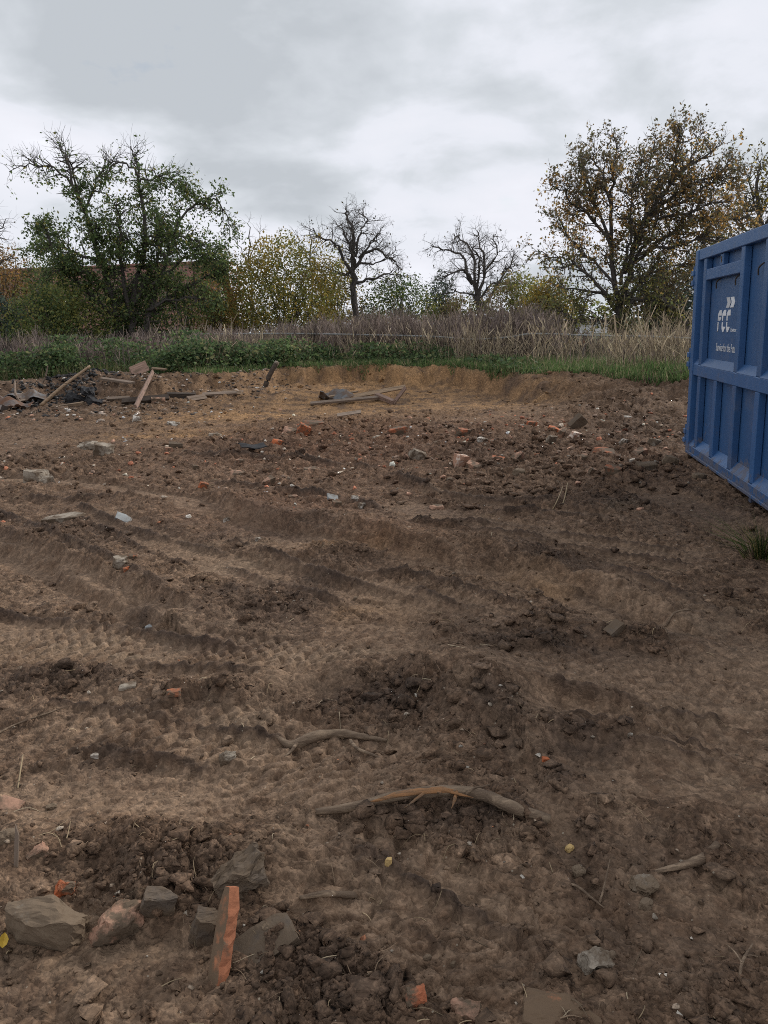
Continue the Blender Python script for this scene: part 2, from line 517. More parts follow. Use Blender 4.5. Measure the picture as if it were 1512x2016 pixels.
    # lumps, crumbs
    lod = 1 - sstep(5, 9, y)
    jx = x + 0.012 * perlin(x * 23, y * 23, 301) + 0.03 * perlin(x * 7, y * 7, 303)
    jy = y + 0.012 * perlin(x * 23, y * 23, 302) + 0.03 * perlin(x * 7, y * 7, 304)
    bill = np.abs(fbm(wx * 3.3, wy * 3.3, 3, 121))
    h = h + rough * (0.022 * (0.5 - bill)) * (0.4 + clod)
    rc = np.clip(clod * (0.25 + 0.75 * rough) * 1.25, 0, 1)
    patch = np.clip(0.45 + 0.9 * fbm(x * 2.3, y * 2.3, 2, 125), 0, 1)
    rc = np.clip(rc * (0.35 + 0.9 * patch), 0, 1)
    pk = np.clip(0.5 + 1.0 * fbm(x * 3.1, y * 3.1, 2, 421), 0, 1)
    farz = sstep(6.0, 9.0, y)
    h = h + rc * farz * 0.04 * chunks(jx, jy, 3.6, 129, 0.2)
    h = h + rc * (1 + 0.5 * farz) * 0.020 * chunks(jx, jy * 1.1, 6.5, 131)
    grow = 1 + 0.12 * np.clip(y - 2.6, 0, 6)
    h = h + grow * (0.55 * rough * pk + 0.60 * rc) * 0.024 * chunks(jx, jy * 1.15, 12.5, 141, 0.12)
    h = h + grow * (0.10 + 0.45 * rough * (0.35 + 0.65 * pk) + 0.45 * rc) * 0.0100 * chunks(jx, jy, 29.0, 151, 0.2)
    h = h + (0.35 + 0.65 * rc) * (0.35 + 0.65 * rough) * 0.0065 * chunks(x, y, 64.0, 155, 0.25) * lod
    h = h + 0.012 * fbm(x * 11, y * 11, 4, 161) * (0.35 + 0.65 * rough)
    h = h + 0.0045 * smooth * chunks(jx, jy, 24.0, 157, 0.12) + 0.0035 * smooth * fbm(x * 30, y * 30, 3, 159)
    h = h + 0.0035 * fbm(x * 70, y * 70, 2, 171) * lod
    # drying cracks in the packed mud
    crk = np.clip(sstep(0.0, 0.5, fbm(x * 1.1 + 9, y * 1.1, 2, 181)) * (0.5 + smooth), 0, 1) * np.clip(1 - 1.3 * clod, 0, 1)
    c1, c2, cc, ct = worley(jx * 7.0, jy * 9.0, 191)
    h = h - 0.018 * crk * (1 - sstep(0.0, 0.07, c2 - c1)) * lod
    h = h + 0.014 * crk * (cc - 0.5 + 1.2 * ct)
    if not full:
        return h
    lo_n = fbm(x * 0.5, y * 0.5, 4, 201)
    mid_n = fbm(x * 2.6, y * 2.6, 4, 211)
    hi_n = fbm(x * 14, y * 14, 3, 221)
    dry = np.array((0.218, 0.144, 0.093))
    mid = np.array((0.128, 0.080, 0.050))
    drk = np.array((0.060, 0.040, 0.029))
    snd = np.array((0.33, 0.19, 0.088))
    red = np.array((0.150, 0.076, 0.046))
    pal = np.array((0.25, 0.183, 0.12))
    trf = np.array((0.050, 0.058, 0.020))
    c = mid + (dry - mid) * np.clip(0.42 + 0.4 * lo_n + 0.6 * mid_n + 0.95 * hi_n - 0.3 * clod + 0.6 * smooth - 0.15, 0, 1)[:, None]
    rm = np.zeros(x.shape)
    for r in REDS:
        rm = np.maximum(rm, r[4] * ellmask(wx, wy, r[:4]))
    c = c + (red - c) * np.clip(rm * (0.7 + 0.5 * mid_n), 0, 1)[:, None]
    pm = np.zeros(x.shape)
    for r in PALES:
        pm = np.maximum(pm, r[4] * ellmask(wx, wy, r[:4]))
    c = c + (pal - c) * np.clip(pm * (0.55 + 1.1 * mid_n + 0.5 * hi_n), 0, 1)[:, None]
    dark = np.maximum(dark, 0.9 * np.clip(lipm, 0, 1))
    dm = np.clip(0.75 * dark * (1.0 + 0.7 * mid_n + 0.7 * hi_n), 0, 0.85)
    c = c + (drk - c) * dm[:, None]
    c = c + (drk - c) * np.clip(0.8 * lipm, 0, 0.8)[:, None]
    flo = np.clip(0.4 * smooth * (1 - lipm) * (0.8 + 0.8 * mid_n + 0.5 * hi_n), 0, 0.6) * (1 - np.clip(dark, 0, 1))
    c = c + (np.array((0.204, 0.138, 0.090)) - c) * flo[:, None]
    far_d = sstep(0.3, 0.6, fbm(x * 0.7 + 4, y * 0.7, 4, 231)) * 0.3
    c = c + (drk * 1.3 - c) * far_d[:, None]
    sm = np.zeros(x.shape)
    for r in SANDS:
        sm = np.maximum(sm, r[4] * ellmask(wx, wy, r[:4]))
    sm = sm * np.clip(0.95 + 1.1 * mid_n + 0.7 * hi_n + 0.5 * lo_n, 0, 1.05) * (1 - grass)
    c = c + (snd * (0.88 + 0.3 * np.clip(mid_n, -1, 1))[:, None] - c) * np.clip(sm, 0, 1)[:, None]
    c = c + (trf - c) * (grass * 0.9)[:, None]
    return h, np.clip(c, 0.01, 0.6), clod, smooth, grass


def soil_material(name, bump=0.6, scale=1.0, attr=True, base=(0.11, 0.08, 0.055), rough=0.95):
    m = bpy.data.materials.new(name)
    m.use_nodes = True
    t = m.node_tree
    b = t.nodes['Principled BSDF']
    co = N(t, 'ShaderNodeTexCoord').outputs['Object']
    if attr:
        c0 = N(t, 'ShaderNodeAttribute', attribute_name='soil').outputs['Color']
    else:
        c0 = N(t, 'ShaderNodeRGB')
        c0.outputs[0].default_value = (*base, 1)
        c0 = c0.outputs[0]
    wob = N(t, 'ShaderNodeTexNoise', ins={'Vector': co, 'Scale': 20.0 * scale, 'Detail': 1.0})
    wv = N(t, 'ShaderNodeVectorMath', operation='MULTIPLY_ADD', ins={0: wob.outputs['Color'], 1: (0.05, 0.05, 0.05), 2: co}).outputs[0]
    v1 = N(t, 'ShaderNodeTexVoronoi', ins={'Vector': wv, 'Scale': 30.0 * scale, 'Randomness': 1.0})
    v2 = N(t, 'ShaderNodeTexVoronoi', ins={'Vector': wv, 'Scale': 85.0 * scale, 'Randomness': 1.0})
    c_1 = N(t, 'ShaderNodeSeparateColor', ins={0: v1.outputs['Color']}).outputs[0]
    c_2 = N(t, 'ShaderNodeSeparateColor', ins={0: v2.outputs['Color']}).outputs[1]
    f1 = N(t, 'ShaderNodeTexNoise', ins={'Vector': co, 'Scale': 24.0 * scale, 'Detail': 4.0, 'Roughness': 0.7}).outputs['Fac']
    k = RAMP(t, f1, [(0.3, 0.62), (0.5, 1.0), (0.7, 1.38)])
    kk = MATH(t, 'MULTIPLY', MATH(t, 'ADD', MATH(t, 'MULTIPLY', c_1, 0.5), 0.75), MATH(t, 'ADD', MATH(t, 'MULTIPLY', c_2, 0.6), 0.7))
    pkd = N(t, 'ShaderNodeAttribute', attribute_name='packed').outputs['Fac']
    loose = MATH(t, 'SUBTRACT', 1.0, MATH(t, 'MULTIPLY', pkd, 0.25))
    c1 = MIX(t, loose, c0, MIX(t, 1.0, MIX(t, 1.0, c0, k, 'MULTIPLY'), kk, 'MULTIPLY'))
    # straw-coloured and pale grit
    vor = N(t, 'ShaderNodeTexVoronoi', ins={'Vector': co, 'Scale': 26.0 * scale, 'Randomness': 1.0})
    g = MATH(t, 'LESS_THAN', vor.outputs['Distance'], 0.085)
    rnd = N(t, 'ShaderNodeSeparateColor', ins={0: vor.outputs['Color']})
    g = MATH(t, 'MULTIPLY', g, MATH(t, 'GREATER_THAN', rnd.outputs[0], 0.8))
    c2 = MIX(t, MATH(t, 'MULTIPLY', g, 0.75), c1, (0.34, 0.29, 0.22))
    t.links.new(c2, b.inputs['Base Color'])
    b.inputs['Roughness'].default_value = rough
    b.inputs['Specular IOR Level'].default_value = 0.25
    hgt = MATH(t, 'SUBTRACT', MATH(t, 'ADD', MATH(t, 'MULTIPLY', f1, 0.6), MATH(t, 'ADD', MATH(t, 'MULTIPLY', c_1, 0.35), MATH(t, 'MULTIPLY', c_2, 0.15))), MATH(t, 'ADD', MATH(t, 'MULTIPLY', v1.outputs['Distance'], 0.5), MATH(t, 'MULTIPLY', v2.outputs['Distance'], 0.3)))
    bp = N(t, 'ShaderNodeBump', ins={'Height': hgt, 'Strength': MATH(t, 'MULTIPLY', loose, bump), 'Distance': 0.03 / scale})
    t.links.new(bp.outputs[0], b.inputs['Normal'])
    return m


M = {}
M['soil'] = soil_material('soil')

ANG = np.radians(np.concatenate([np.linspace(-100, -50, 6), np.linspace(-45, -29.5, 14), np.linspace(-28.7, 28.7, 440), np.linspace(29.5, 45, 14), np.linspace(50, 100, 6)]))
_q = np.linspace(0, 1, 1340)
_e = 0.5
RAD = ((1.7 ** -_e) + _q * ((33.0 ** -_e) - (1.7 ** -_e))) ** (-1 / _e)
RAD = np.concatenate([[0.3, 0.8, 1.2, 1.5], RAD, [34, 36, 39, 44, 52, 65, 90, 140, 260, 600, 1500]])
OX, OY = 0.0, -0.6
gx = (OX + RAD[:, None] * np.sin(ANG)[None, :]).ravel()
gy = (OY + RAD[:, None] * np.cos(ANG)[None, :]).ravel()
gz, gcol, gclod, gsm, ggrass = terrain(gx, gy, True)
nr, na = len(RAD), len(ANG)
ii = (np.arange(nr - 1)[:, None] * na + np.arange(na - 1)[None, :]).ravel()
gf = np.stack([ii, ii + 1, ii + na + 1, ii + na], 1)[:, ::-1]
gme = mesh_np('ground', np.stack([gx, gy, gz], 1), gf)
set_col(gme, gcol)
pa = gme.attributes.new('packed', 'FLOAT', 'POINT')
pa.data.foreach_set('value', np.clip(gsm, 0, 1).astype(np.float32))


def look(x, y):
    """nearest ground vertex"""
    r = np.hypot(x - OX, y - OY)
    a = np.arctan2(x - OX, y - OY)
    i = np.clip(np.searchsorted((RAD[1:] + RAD[:-1]) / 2, r), 0, nr - 1)
    j = np.clip(np.searchsorted((ANG[1:] + ANG[:-1]) / 2, a), 0, na - 1)
    return i * na + j


def hz(x, y):
    return float(gz[look(np.array([x], float), np.array([y], float))[0]])


def gheight(x, y):
    return gz[look(x, y)]


def GT(px, py, up=0.0):
    """point of the terrain seen at a photo pixel"""
    z = 0.0
    for _ in range(6):
        p = G(px, py, z)
        z = 0.5 * z + 0.5 * (hz(p[0], p[1]) + up)
    p[2] = hz(p[0], p[1])
    return p


ground = link('ground', gme, M['soil'])
tag(ground, kind='structure')


# ------------------------------------------------------------------ materials
def basic(name, base, rough=0.8, var=0.25, scale=8.0, bump=0.3, dirt=None, dirt_amt=0.4, spec=0.3, stretch=(1, 1, 1), metallic=0.0, dscale=3.0, dist=0.01):
    m = bpy.data.materials.new(name)
    m.use_nodes = True
    t = m.node_tree
    b = t.nodes['Principled BSDF']
    co = N(t, 'ShaderNodeTexCoord').outputs['Object']
    inf = N(t, 'ShaderNodeObjectInfo').outputs['Random']
    mp = N(t, 'ShaderNodeMapping', ins={'Vector': co, 'Scale': stretch, 'Location': (0, 0, 0)})
    addv = N(t, 'ShaderNodeVectorMath', operation='ADD', ins={0: mp.outputs[0], 1: N(t, 'ShaderNodeCombineXYZ', ins={0: MATH(t, 'MULTIPLY', inf, 37.0), 1: MATH(t, 'MULTIPLY', inf, 91.0)}).outputs[0]}).outputs[0]
    f1 = N(t, 'ShaderNodeTexNoise', ins={'Vector': addv, 'Scale': scale, 'Detail': 7.0, 'Roughness': 0.62}).outputs['Fac']
    k = RAMP(t, f1, [(0.25, 1 - var), (0.5, 1.0), (0.78, 1 + var)])
    br = MATH(t, 'ADD', MATH(t, 'MULTIPLY', inf, 0.35), 0.82)
    c = MIX(t, 1.0, base, k, 'MULTIPLY')
    c = MIX(t, 1.0, c, br, 'MULTIPLY')
    if dirt:
        f2 = N(t, 'ShaderNodeTexNoise', ins={'Vector': addv, 'Scale': dscale, 'Detail': 8.0, 'Roughness': 0.7}).outputs['Fac']
        d = RAMP(t, f2, [(0.62 - 0.4 * dirt_amt, 0.0), (0.74 - 0.4 * dirt_amt, 1.0)])
        c = MIX(t, d, c, dirt)
    t.links.new(c, b.inputs['Base Color'])
    b.inputs['Roughness'].default_value = rough
    b.inputs['Specular IOR Level'].default_value = spec
    b.inputs['Metallic'].default_value = metallic
    bp = N(t, 'ShaderNodeBump', ins={'Height': f1, 'Strength': bump, 'Distance': dist})
    t.links.new(bp.outputs[0], b.inputs['Normal'])
    return m


DIRT = (0.125, 0.09, 0.06)
M['brick'] = basic('brick', (0.40, 0.135, 0.065), 0.92, 0.35, 18, 0.5, DIRT, 0.62, dscale=9)
M['brick_clean'] = basic('fired_clay', (0.42, 0.125, 0.05), 0.9, 0.35, 22, 0.4, DIRT, 0.42, dscale=14)
M['tile_edge'] = basic('broken_tile_edge', (0.36, 0.14, 0.072), 0.9, 0.3, 40, 0.5, DIRT, 0.2, dscale=14)
M['brick_pink'] = basic('weathered_brick', (0.40, 0.23, 0.155), 0.92, 0.3, 14, 0.5, DIRT, 0.5, dscale=8)
M['plaster'] = basic('plaster', (0.62, 0.54, 0.45), 0.9, 0.25, 10, 0.5, (0.36, 0.20, 0.13), 0.55, dscale=8)
M['concrete'] = basic('concrete', (0.30, 0.255, 0.20), 0.93, 0.3, 14, 0.6, DIRT, 0.5, dscale=8)
M['stone_grey'] = basic('grey_stone', (0.235, 0.205, 0.165), 0.92, 0.32, 20, 0.6, (0.165, 0.12, 0.08), 0.78, dscale=9)
M['stone_dark'] = basic('dark_slab', (0.125, 0.098, 0.075), 0.93, 0.35, 18, 0.7, DIRT, 0.6, dscale=9)
M['brick_muddy'] = basic('muddy_brick', (0.42, 0.17, 0.085), 0.93, 0.3, 18, 0.6, (0.15, 0.10, 0.062), 0.85, dscale=8)
M['stone_ochre'] = basic('ochre_stone', (0.52, 0.36, 0.15), 0.8, 0.25, 25, 0.4, DIRT, 0.25, dscale=20)
M['slate'] = basic('slate', (0.30, 0.31, 0.305), 0.7, 0.2, 14, 0.3, DIRT, 0.25, dscale=10)
M['white_bit'] = basic('white_rubble', (0.50, 0.46, 0.40), 0.88, 0.2, 20, 0.4, DIRT, 0.42, dscale=12)
M['wood_grey'] = basic('weathered_wood', (0.22, 0.165, 0.125), 0.85, 0.4, 6, 0.5, DIRT, 0.3, stretch=(0.6, 12, 12), dscale=3)
M['wood_pink'] = basic('painted_board', (0.24, 0.155, 0.12), 0.85, 0.35, 6, 0.4, DIRT, 0.35, stretch=(0.6, 10, 10), dscale=4)
M['wood_dark'] = basic('dark_wood', (0.060, 0.045, 0.035), 0.88, 0.4, 8, 0.5, DIRT, 0.2, stretch=(0.6, 10, 10))
M['wood_sawn'] = basic('bare_wood', (0.31, 0.215, 0.135), 0.8, 0.4, 7, 0.5, DIRT, 0.3, stretch=(0.7, 14, 14))
M['wood_raw'] = basic('torn_wood', (0.30, 0.15, 0.065), 0.8, 0.4, 30, 0.6, DIRT, 0.35, stretch=(0.6, 3, 6))
M['root'] = basic('barked_root', (0.27, 0.195, 0.13), 0.88, 0.5, 34, 0.9, (0.13, 0.09, 0.06), 0.5, dscale=16, stretch=(0.35, 1.6, 2.2), dist=0.008)
M['straw'] = basic('straw', (0.33, 0.25, 0.15), 0.85, 0.35, 4, 0.1)
M['pebble'] = basic('pebble', (0.30, 0.26, 0.21), 0.8, 0.4, 3, 0.2)
M['tin'] = basic('grey_sheet', (0.15, 0.15, 0.15), 0.7, 0.3, 5, 0.2, (0.13, 0.09, 0.065), 0.5, dscale=3)
M['char'] = basic('burnt_waste', (0.028, 0.027, 0.028), 0.85, 0.5, 8, 0.6, (0.12, 0.12, 0.12), 0.1)
M['steel'] = basic('rusty_steel', (0.13, 0.11, 0.10), 0.75, 0.3, 10, 0.3, (0.16, 0.08, 0.045), 0.4)
M['blue'] = basic('blue_paint', (0.034, 0.104, 0.250), 0.5, 0.10, 5, 0.05, (0.075, 0.12, 0.22), 0.16, spec=0.45, dscale=2.2, dist=0.004)
def weather(m):
    """dried mud splashed on the lowest part, small rust scars and faded streaks"""
    t = m.node_tree
    b = t.nodes['Principled BSDF']
    src = b.inputs['Base Color'].links[0].from_socket
    pos = N(t, 'ShaderNodeNewGeometry').outputs['Position']
    z = N(t, 'ShaderNodeSeparateXYZ', ins={0: pos}).outputs[2]
    nz = N(t, 'ShaderNodeTexNoise', ins={'Vector': pos, 'Scale': 5.0, 'Detail': 8.0, 'Roughness': 0.7}).outputs['Fac']
    lvl = MATH(t, 'SUBTRACT', MATH(t, 'MULTIPLY', MATH(t, 'SUBTRACT', nz, 0.42), 2.6), MATH(t, 'MULTIPLY', MATH(t, 'SUBTRACT', z, 0.12), 1.7))
    mud = MATH(t, 'MULTIPLY', RAMP(t, lvl, [(0.0, 0.0), (0.18, 1.0)]), 0.55)
    mp = N(t, 'ShaderNodeMapping', ins={'Vector': pos, 'Scale': (7.0, 7.0, 0.55)}).outputs[0]
    st = N(t, 'ShaderNodeTexNoise', ins={'Vector': mp, 'Scale': 2.0, 'Detail': 5.0, 'Roughness': 0.6}).outputs['Fac']
    fade = MATH(t, 'MULTIPLY', RAMP(t, st, [(0.48, 0.0), (0.72, 1.0)]), 0.30)
    rs = N(t, 'ShaderNodeTexNoise', ins={'Vector': pos, 'Scale': 11.0, 'Detail': 9.0, 'Roughness': 0.75}).outputs['Fac']
    rust = RAMP(t, rs, [(0.665, 0.0), (0.69, 0.85)])
    c = MIX(t, fade, src, (0.085, 0.15, 0.27))
    c = MIX(t, rust, c, (0.085, 0.045, 0.03))
    c = MIX(t, mud, c, (0.15, 0.115, 0.085))
    t.links.new(c, b.inputs['Base Color'])
    t.links.new(MATH(t, 'ADD', MATH(t, 'MULTIPLY', mud, 0.4), 0.45), b.inputs['Roughness'])


weather(M['blue'])
M['white_paint'] = basic('white_paint', (0.70, 0.73, 0.76), 0.55, 0.05, 5, 0.0)
M['bark_dark'] = basic('dark_bark', (0.085, 0.074, 0.066), 0.92, 0.35, 14, 0.8, dist=0.02)
M['bark_grey'] = basic('grey_bark', (0.125, 0.11, 0.095), 0.92, 0.35, 14, 0.8, dist=0.02)
M['tile'] = basic('roof_tile', (0.215, 0.105, 0.08), 0.9, 0.35, 9, 0.4, (0.10, 0.075, 0.06), 0.4, dscale=2)
M['render_wall'] = basic('rendered_wall', (0.55, 0.52, 0.47), 0.9, 0.12, 2, 0.2, (0.36, 0.32, 0.28), 0.3, dscale=1)
M['white_wall'] = basic('whitewash', (0.78, 0.78, 0.78), 0.9, 0.08, 2, 0.1)


def leaf_material(name, trans=0.5, rough=0.6):
    m = bpy.data.materials.new(name)
    m.use_nodes = True
    t = m.node_tree
    b = t.nodes['Principled BSDF']
    c = N(t, 'ShaderNodeAttribute', attribute_name='leaf').outputs['Color']
    t.links.new(c, b.inputs['Base Color'])
    b.inputs['Roughness'].default_value = rough
    b.inputs['Specular IOR Level'].default_value = 0.3
    tr = N(t, 'ShaderNodeBsdfTranslucent', ins={'Color': c})
    mx = N(t, 'ShaderNodeMixShader', ins={0: trans, 1: b.outputs[0], 2: tr.outputs[0]})
    t.links.new(mx.outputs[0], t.nodes['Material Output'].inputs[0])
    return m


M['leaf'] = leaf_material('leaf')
M['stalk'] = leaf_material('dry_stalk', 0.12, 0.85)


# ------------------------------------------------------------------ bulk shapes
def tubes(paths, sides):
    """paths: list of (pts (k,3), radii (k,)); returns verts, faces (open ends, tips closed by zero radius)"""
    groups = {}
    for p, r in paths:
        groups.setdefault(len(p), []).append((p, r))
    V, Fs, base = [], [], 0
    an = np.arange(sides) * 2 * math.pi / sides
    for k, g in groups.items():
        P = np.array([a for a, _ in g], float)
        R = np.array([b for _, b in g], float)
        T = np.gradient(P, axis=1)
        T /= np.linalg.norm(T, axis=2, keepdims=True) + 1e-9
        ref = np.where(np.abs(T[..., 2:3]) > 0.9, np.array([1.0, 0, 0]), np.array([0, 0, 1.0]))
        A = np.cross(T, ref)
        A /= np.linalg.norm(A, axis=2, keepdims=True) + 1e-9
        B = np.cross(T, A)
        ring = P[:, :, None, :] + R[:, :, None, None] * (A[:, :, None, :] * np.cos(an)[None, None, :, None] + B[:, :, None, :] * np.sin(an)[None, None, :, None])
        n = len(g)
        V.append(ring.reshape(-1, 3))
        idx = base + np.arange(n * k * sides).reshape(n, k, sides)
        a = idx[:, :-1, :]
        b = np.roll(idx, -1, 2)[:, :-1, :]
        c = np.roll(idx, -1, 2)[:, 1:, :]
        d = idx[:, 1:, :]
        Fs.append(np.stack([a, b, c, d], -1).reshape(-1, 4))
        base += n * k * sides
    return np.concatenate(V), np.concatenate(Fs)


def leaves(P, size, rng, flat=0.0, ratio=0.55):
    """rhombic folded leaves: verts (4N,3), tri faces (2N,3)"""
    n = len(P)
    d = rng.normal(size=(n, 3))
    d[:, 2] = d[:, 2] * (1 - flat) - 0.25
    d /= np.linalg.norm(d, axis=1, keepdims=True)
    e = rng.normal(size=(n, 3))
    e -= d * np.sum(e * d, 1, keepdims=True)
    e /= np.linalg.norm(e, axis=1, keepdims=True) + 1e-9
    nn = np.cross(d, e)
    s = np.asarray(size)[:, None] * np.ones((n, 1))
    v = np.stack([P, P + d * s * 0.5 + e * s * ratio * 0.5 + nn * s * 0.1, P + d * s, P + d * s * 0.5 - e * s * ratio * 0.5 + nn * s * 0.1], 1).reshape(-1, 3)
    i = np.arange(n) * 4
    f = np.concatenate([np.stack([i, i + 1, i + 2], 1), np.stack([i, i + 2, i + 3], 1)])
    return v, f


LEAF_GAIN = 1.6


def palette(n, cols, w, rng, var=0.25):
    c = np.array(cols)[rng.choice(len(cols), n, p=np.array(w) / sum(w))]
    return np.clip(LEAF_GAIN * c * (1 + var * rng.normal(size=(n, 1))), 0.008, 0.7)


def leaf_mesh(name, P, size, cols, rng, **kw):
    v, f = leaves(P, size, rng, **kw)
    me = mesh_np(name, v, f)
    set_col(me, np.repeat(cols, 4, 0), 'leaf')
    me.materials.append(M['leaf'])
    return me


def norm(v):
    return v / (np.linalg.norm(v) + 1e-9)


def wander(p, d, L, k, rng, curl=0.25, grav=0.0):
    pts = [np.array(p, float)]
    d = norm(np.array(d, float))
    for _ in range(k - 1):
        d = norm(d + curl * rng.normal(size=3) + np.array([0, 0, grav]))
        pts.append(pts[-1] + d * L / (k - 1))
    return np.array(pts)


def spline(pts, per=5, jit=0.0, rng=None):
    p = np.array(pts, float)
    pp = np.vstack([2 * p[0] - p[1], p, 2 * p[-1] - p[-2]])
    q = []
    for i in range(1, len(pp) - 2):
        for t in np.linspace(0, 1, per, endpoint=False):
            a, b, c, d = pp[i - 1], pp[i], pp[i + 1], pp[i + 2]
            q.append(0.5 * ((2 * b) + (c - a) * t + (2 * a - 5 * b + 4 * c - d) * t * t + (3 * b - a - 3 * c + d) * t ** 3))
    q.append(p[-1])
    q = np.array(q)
    if jit and rng is not None:
        q[1:-1] += rng.normal(size=q[1:-1].shape) * jit
    return q


def sprout(paths, per_m, lo, hi, ang, rr, k, rng, curl=0.25, grav=0.0, t0=0.15, up=0.0):
    out = []
    for p, r in paths:
        seg = np.linalg.norm(np.diff(p, axis=0), axis=1)
        L = seg.sum()
        n = rng.poisson(per_m * L)
        cum = np.concatenate([[0], np.cumsum(seg)]) / max(L, 1e-6)
        for _ in range(n):
            t = t0 + (1 - t0) * rng.random() ** 0.8
            i = min(np.searchsorted(cum, t) - 1, len(p) - 2)
            i = max(i, 0)
            f = (t - cum[i]) / max(cum[i + 1] - cum[i], 1e-6)
            q = p[i] + (p[i + 1] - p[i]) * f
            rad = r[i] + (r[i + 1] - r[i]) * f
            T = norm(p[i + 1] - p[i])
            e = rng.normal(size=3)
            e = norm(e - T * (e @ T))
            a = math.radians(ang * (0.7 + 0.6 * rng.random()))
            d = T * math.cos(a) + e * math.sin(a) + np.array([0, 0, up])
            ll = (lo + (hi - lo) * rng.random()) * (1 - 0.45 * t)
            pts = wander(q, d, ll, k, rng, curl, grav)
            r0 = min(rad * 0.75, rr)
            out.append((pts, np.linspace(r0, max(r0 * 0.25, 0.0025), k)))
    return out


def tips(paths, n, rng, t0=0.2, jit=0.05):
    P = []
    for p, r in paths:
        for _ in range(rng.poisson(n)):
            t = (t0 + (1 - t0) * rng.random()) * (len(p) - 1)
            i = min(int(t), len(p) - 2)
            P.append(p[i] + (p[i + 1] - p[i]) * (t - i))
    P = np.array(P) if P else np.zeros((0, 3))
    return P + rng.normal(size=P.shape) * jit


def merge(parts):
    V, Fs, b = [], [], 0
    for v, f in parts:
        V.append(v)
        Fs.append(f + b)
        b += len(v)
    return np.concatenate(V), np.concatenate(Fs)


def wood_mesh(name, thick, mid_, thin, mat):
    parts = []
    if thick:
        parts.append(tubes(thick, 8))
    if mid_:
        parts.append(tubes(mid_, 4))
    if thin:
        parts.append(tubes(thin, 3))
    v, f = merge(parts)
    me = mesh_np(name, v, f, True)
    me.materials.append(mat)
    return me


def make_tree(name, label, base, limbs, levels, bark, leaf=None, seed=1, group=None, cat='tree'):
    """limbs: list of (pts, radii); levels: sprout arguments for each further order; leaf: dict or None"""
    rng = np.random.default_rng(seed)
    root = empty(name, tuple(base))
    tag(root, label, cat, group)
    b = np.array(base, float)
    cur = limbs
    allp = [limbs]
    for lv in levels:
        cur = sprout(cur, rng=rng, **lv)
        allp.append(cur)
    mid_ = [q for l in allp[1:2] for q in l]
    thin = [q for l in allp[2:] for q in l]
    sh = lambda L: [(p - b, r) for p, r in L]
    link('trunk', wood_mesh('trunk', sh(limbs), sh(mid_), sh(thin), bark), None, root)
    if leaf:
        src = allp[-1] + (allp[-2] if leaf.get('both') else [])
        P = tips(src, leaf['n'], rng, leaf.get('t0', 0.2), leaf.get('jit', 0.06))
        if 'keep' in leaf:
            P = P[leaf['keep'](P, rng)]
        cols = leaf['col'](P, rng) if callable(leaf['col']) else palette(len(P), *leaf['col'], rng)
        s = leaf['size'] * (0.6 + 0.8 * rng.random(len(P)))
        link('crown', leaf_mesh('crown', P - b, s, cols, rng), None, root)
    return root


# ------------------------------------------------------------------ far buildings
def prism(name, verts, faces, mat, parent):
    me = bpy.data.meshes.new(name)
    me.from_pydata([tuple(map(float, v)) for v in verts], [], faces)
    me.update()
    return link(name, me, mat, parent)


def box_mesh(name, size, mat, bevel=0.0):
    bm = bmesh.new()
    bmesh.ops.create_cube(bm, size=1.0)
    bmesh.ops.scale(bm, vec=size, verts=bm.verts)
    if bevel:
        bmesh.ops.bevel(bm, geom=bm.edges[:], offset=bevel, segments=1, affect='EDGES')
    me = bpy.data.meshes.new(name)
    bm.to_mesh(me)
    bm.free()
    me.materials.append(mat)
    return me


def box(name, lo, hi, mat, parent, bevel=0.0):
    lo, hi = np.array(lo, float), np.array(hi, float)
    o = link(name, box_mesh(name, hi - lo, mat, bevel), None, parent)
    o.location = (lo + hi) / 2
    return o


x0, x1 = PD(-260, 600, 46)[0], PD(432, 600, 46)[0]
ze, zr = PD(200, 655, 44)[2], PD(200, 528, 48.5)[2]
gzl = hz(-12.0, 45.0)
house = empty('farmhouse', ((x0 + x1) / 2, 44.6, gzl))
tag(house, 'low farmhouse with red tiled roof half hidden behind the green trees', 'house')
hx = (x1 - x0) / 2
Z0 = gzl
box('wall', (-hx + 0.4, 0, -0.2), (hx - 0.4, 7.9, ze - Z0 + 0.05), M['render_wall'], house)
for sx in (-1, 1):
    xe = sx * (hx - 0.4)
    prism('gable', [(xe, 0, ze - Z0 + 0.05), (xe, 7.9, ze - Z0 + 0.05), (xe, 3.95, zr - Z0 - 0.15), (xe - sx * 0.2, 0, ze - Z0 + 0.05), (xe - sx * 0.2, 7.9, ze - Z0 + 0.05), (xe - sx * 0.2, 3.95, zr - Z0 - 0.15)],
          [(0, 1, 2), (5, 4, 3), (0, 3, 4, 1), (1, 4, 5, 2), (2, 5, 3, 0)], M['render_wall'], house)
rise, run = zr - ze, 3.95 + 0.6
L = math.hypot(rise, run)
ncs = 19
roof = empty('roof')
roof.parent = house
course = box_mesh('tile_course', (2 * hx, L / ncs + 0.09, 0.05), M['tile'], 0.01)
sl = math.atan2(rise, run)
for side in (0, 1):
    for i in range(ncs):
        s = (i + 0.5) / ncs
        o = link('tile_course', course, None, roof)
        yy = -0.6 + run * s
        if side:
            yy = 7.9 - yy
        o.location = (0, yy, ze - Z0 + rise * s + 0.03)
        o.rotation_euler = ((sl - 0.06) if side == 0 else -(sl - 0.06), 0, 0)
rm = tubes([(np.array([(-hx, 3.95, zr - Z0 + 0.08), (0, 3.95, zr - Z0 + 0.05), (hx, 3.95, zr - Z0 + 0.08)]), np.array([0.13, 0.13, 0.13]))], 8)
link('ridge_tile', mesh_np('ridge_tile', *rm, True), M['tile'], roof)

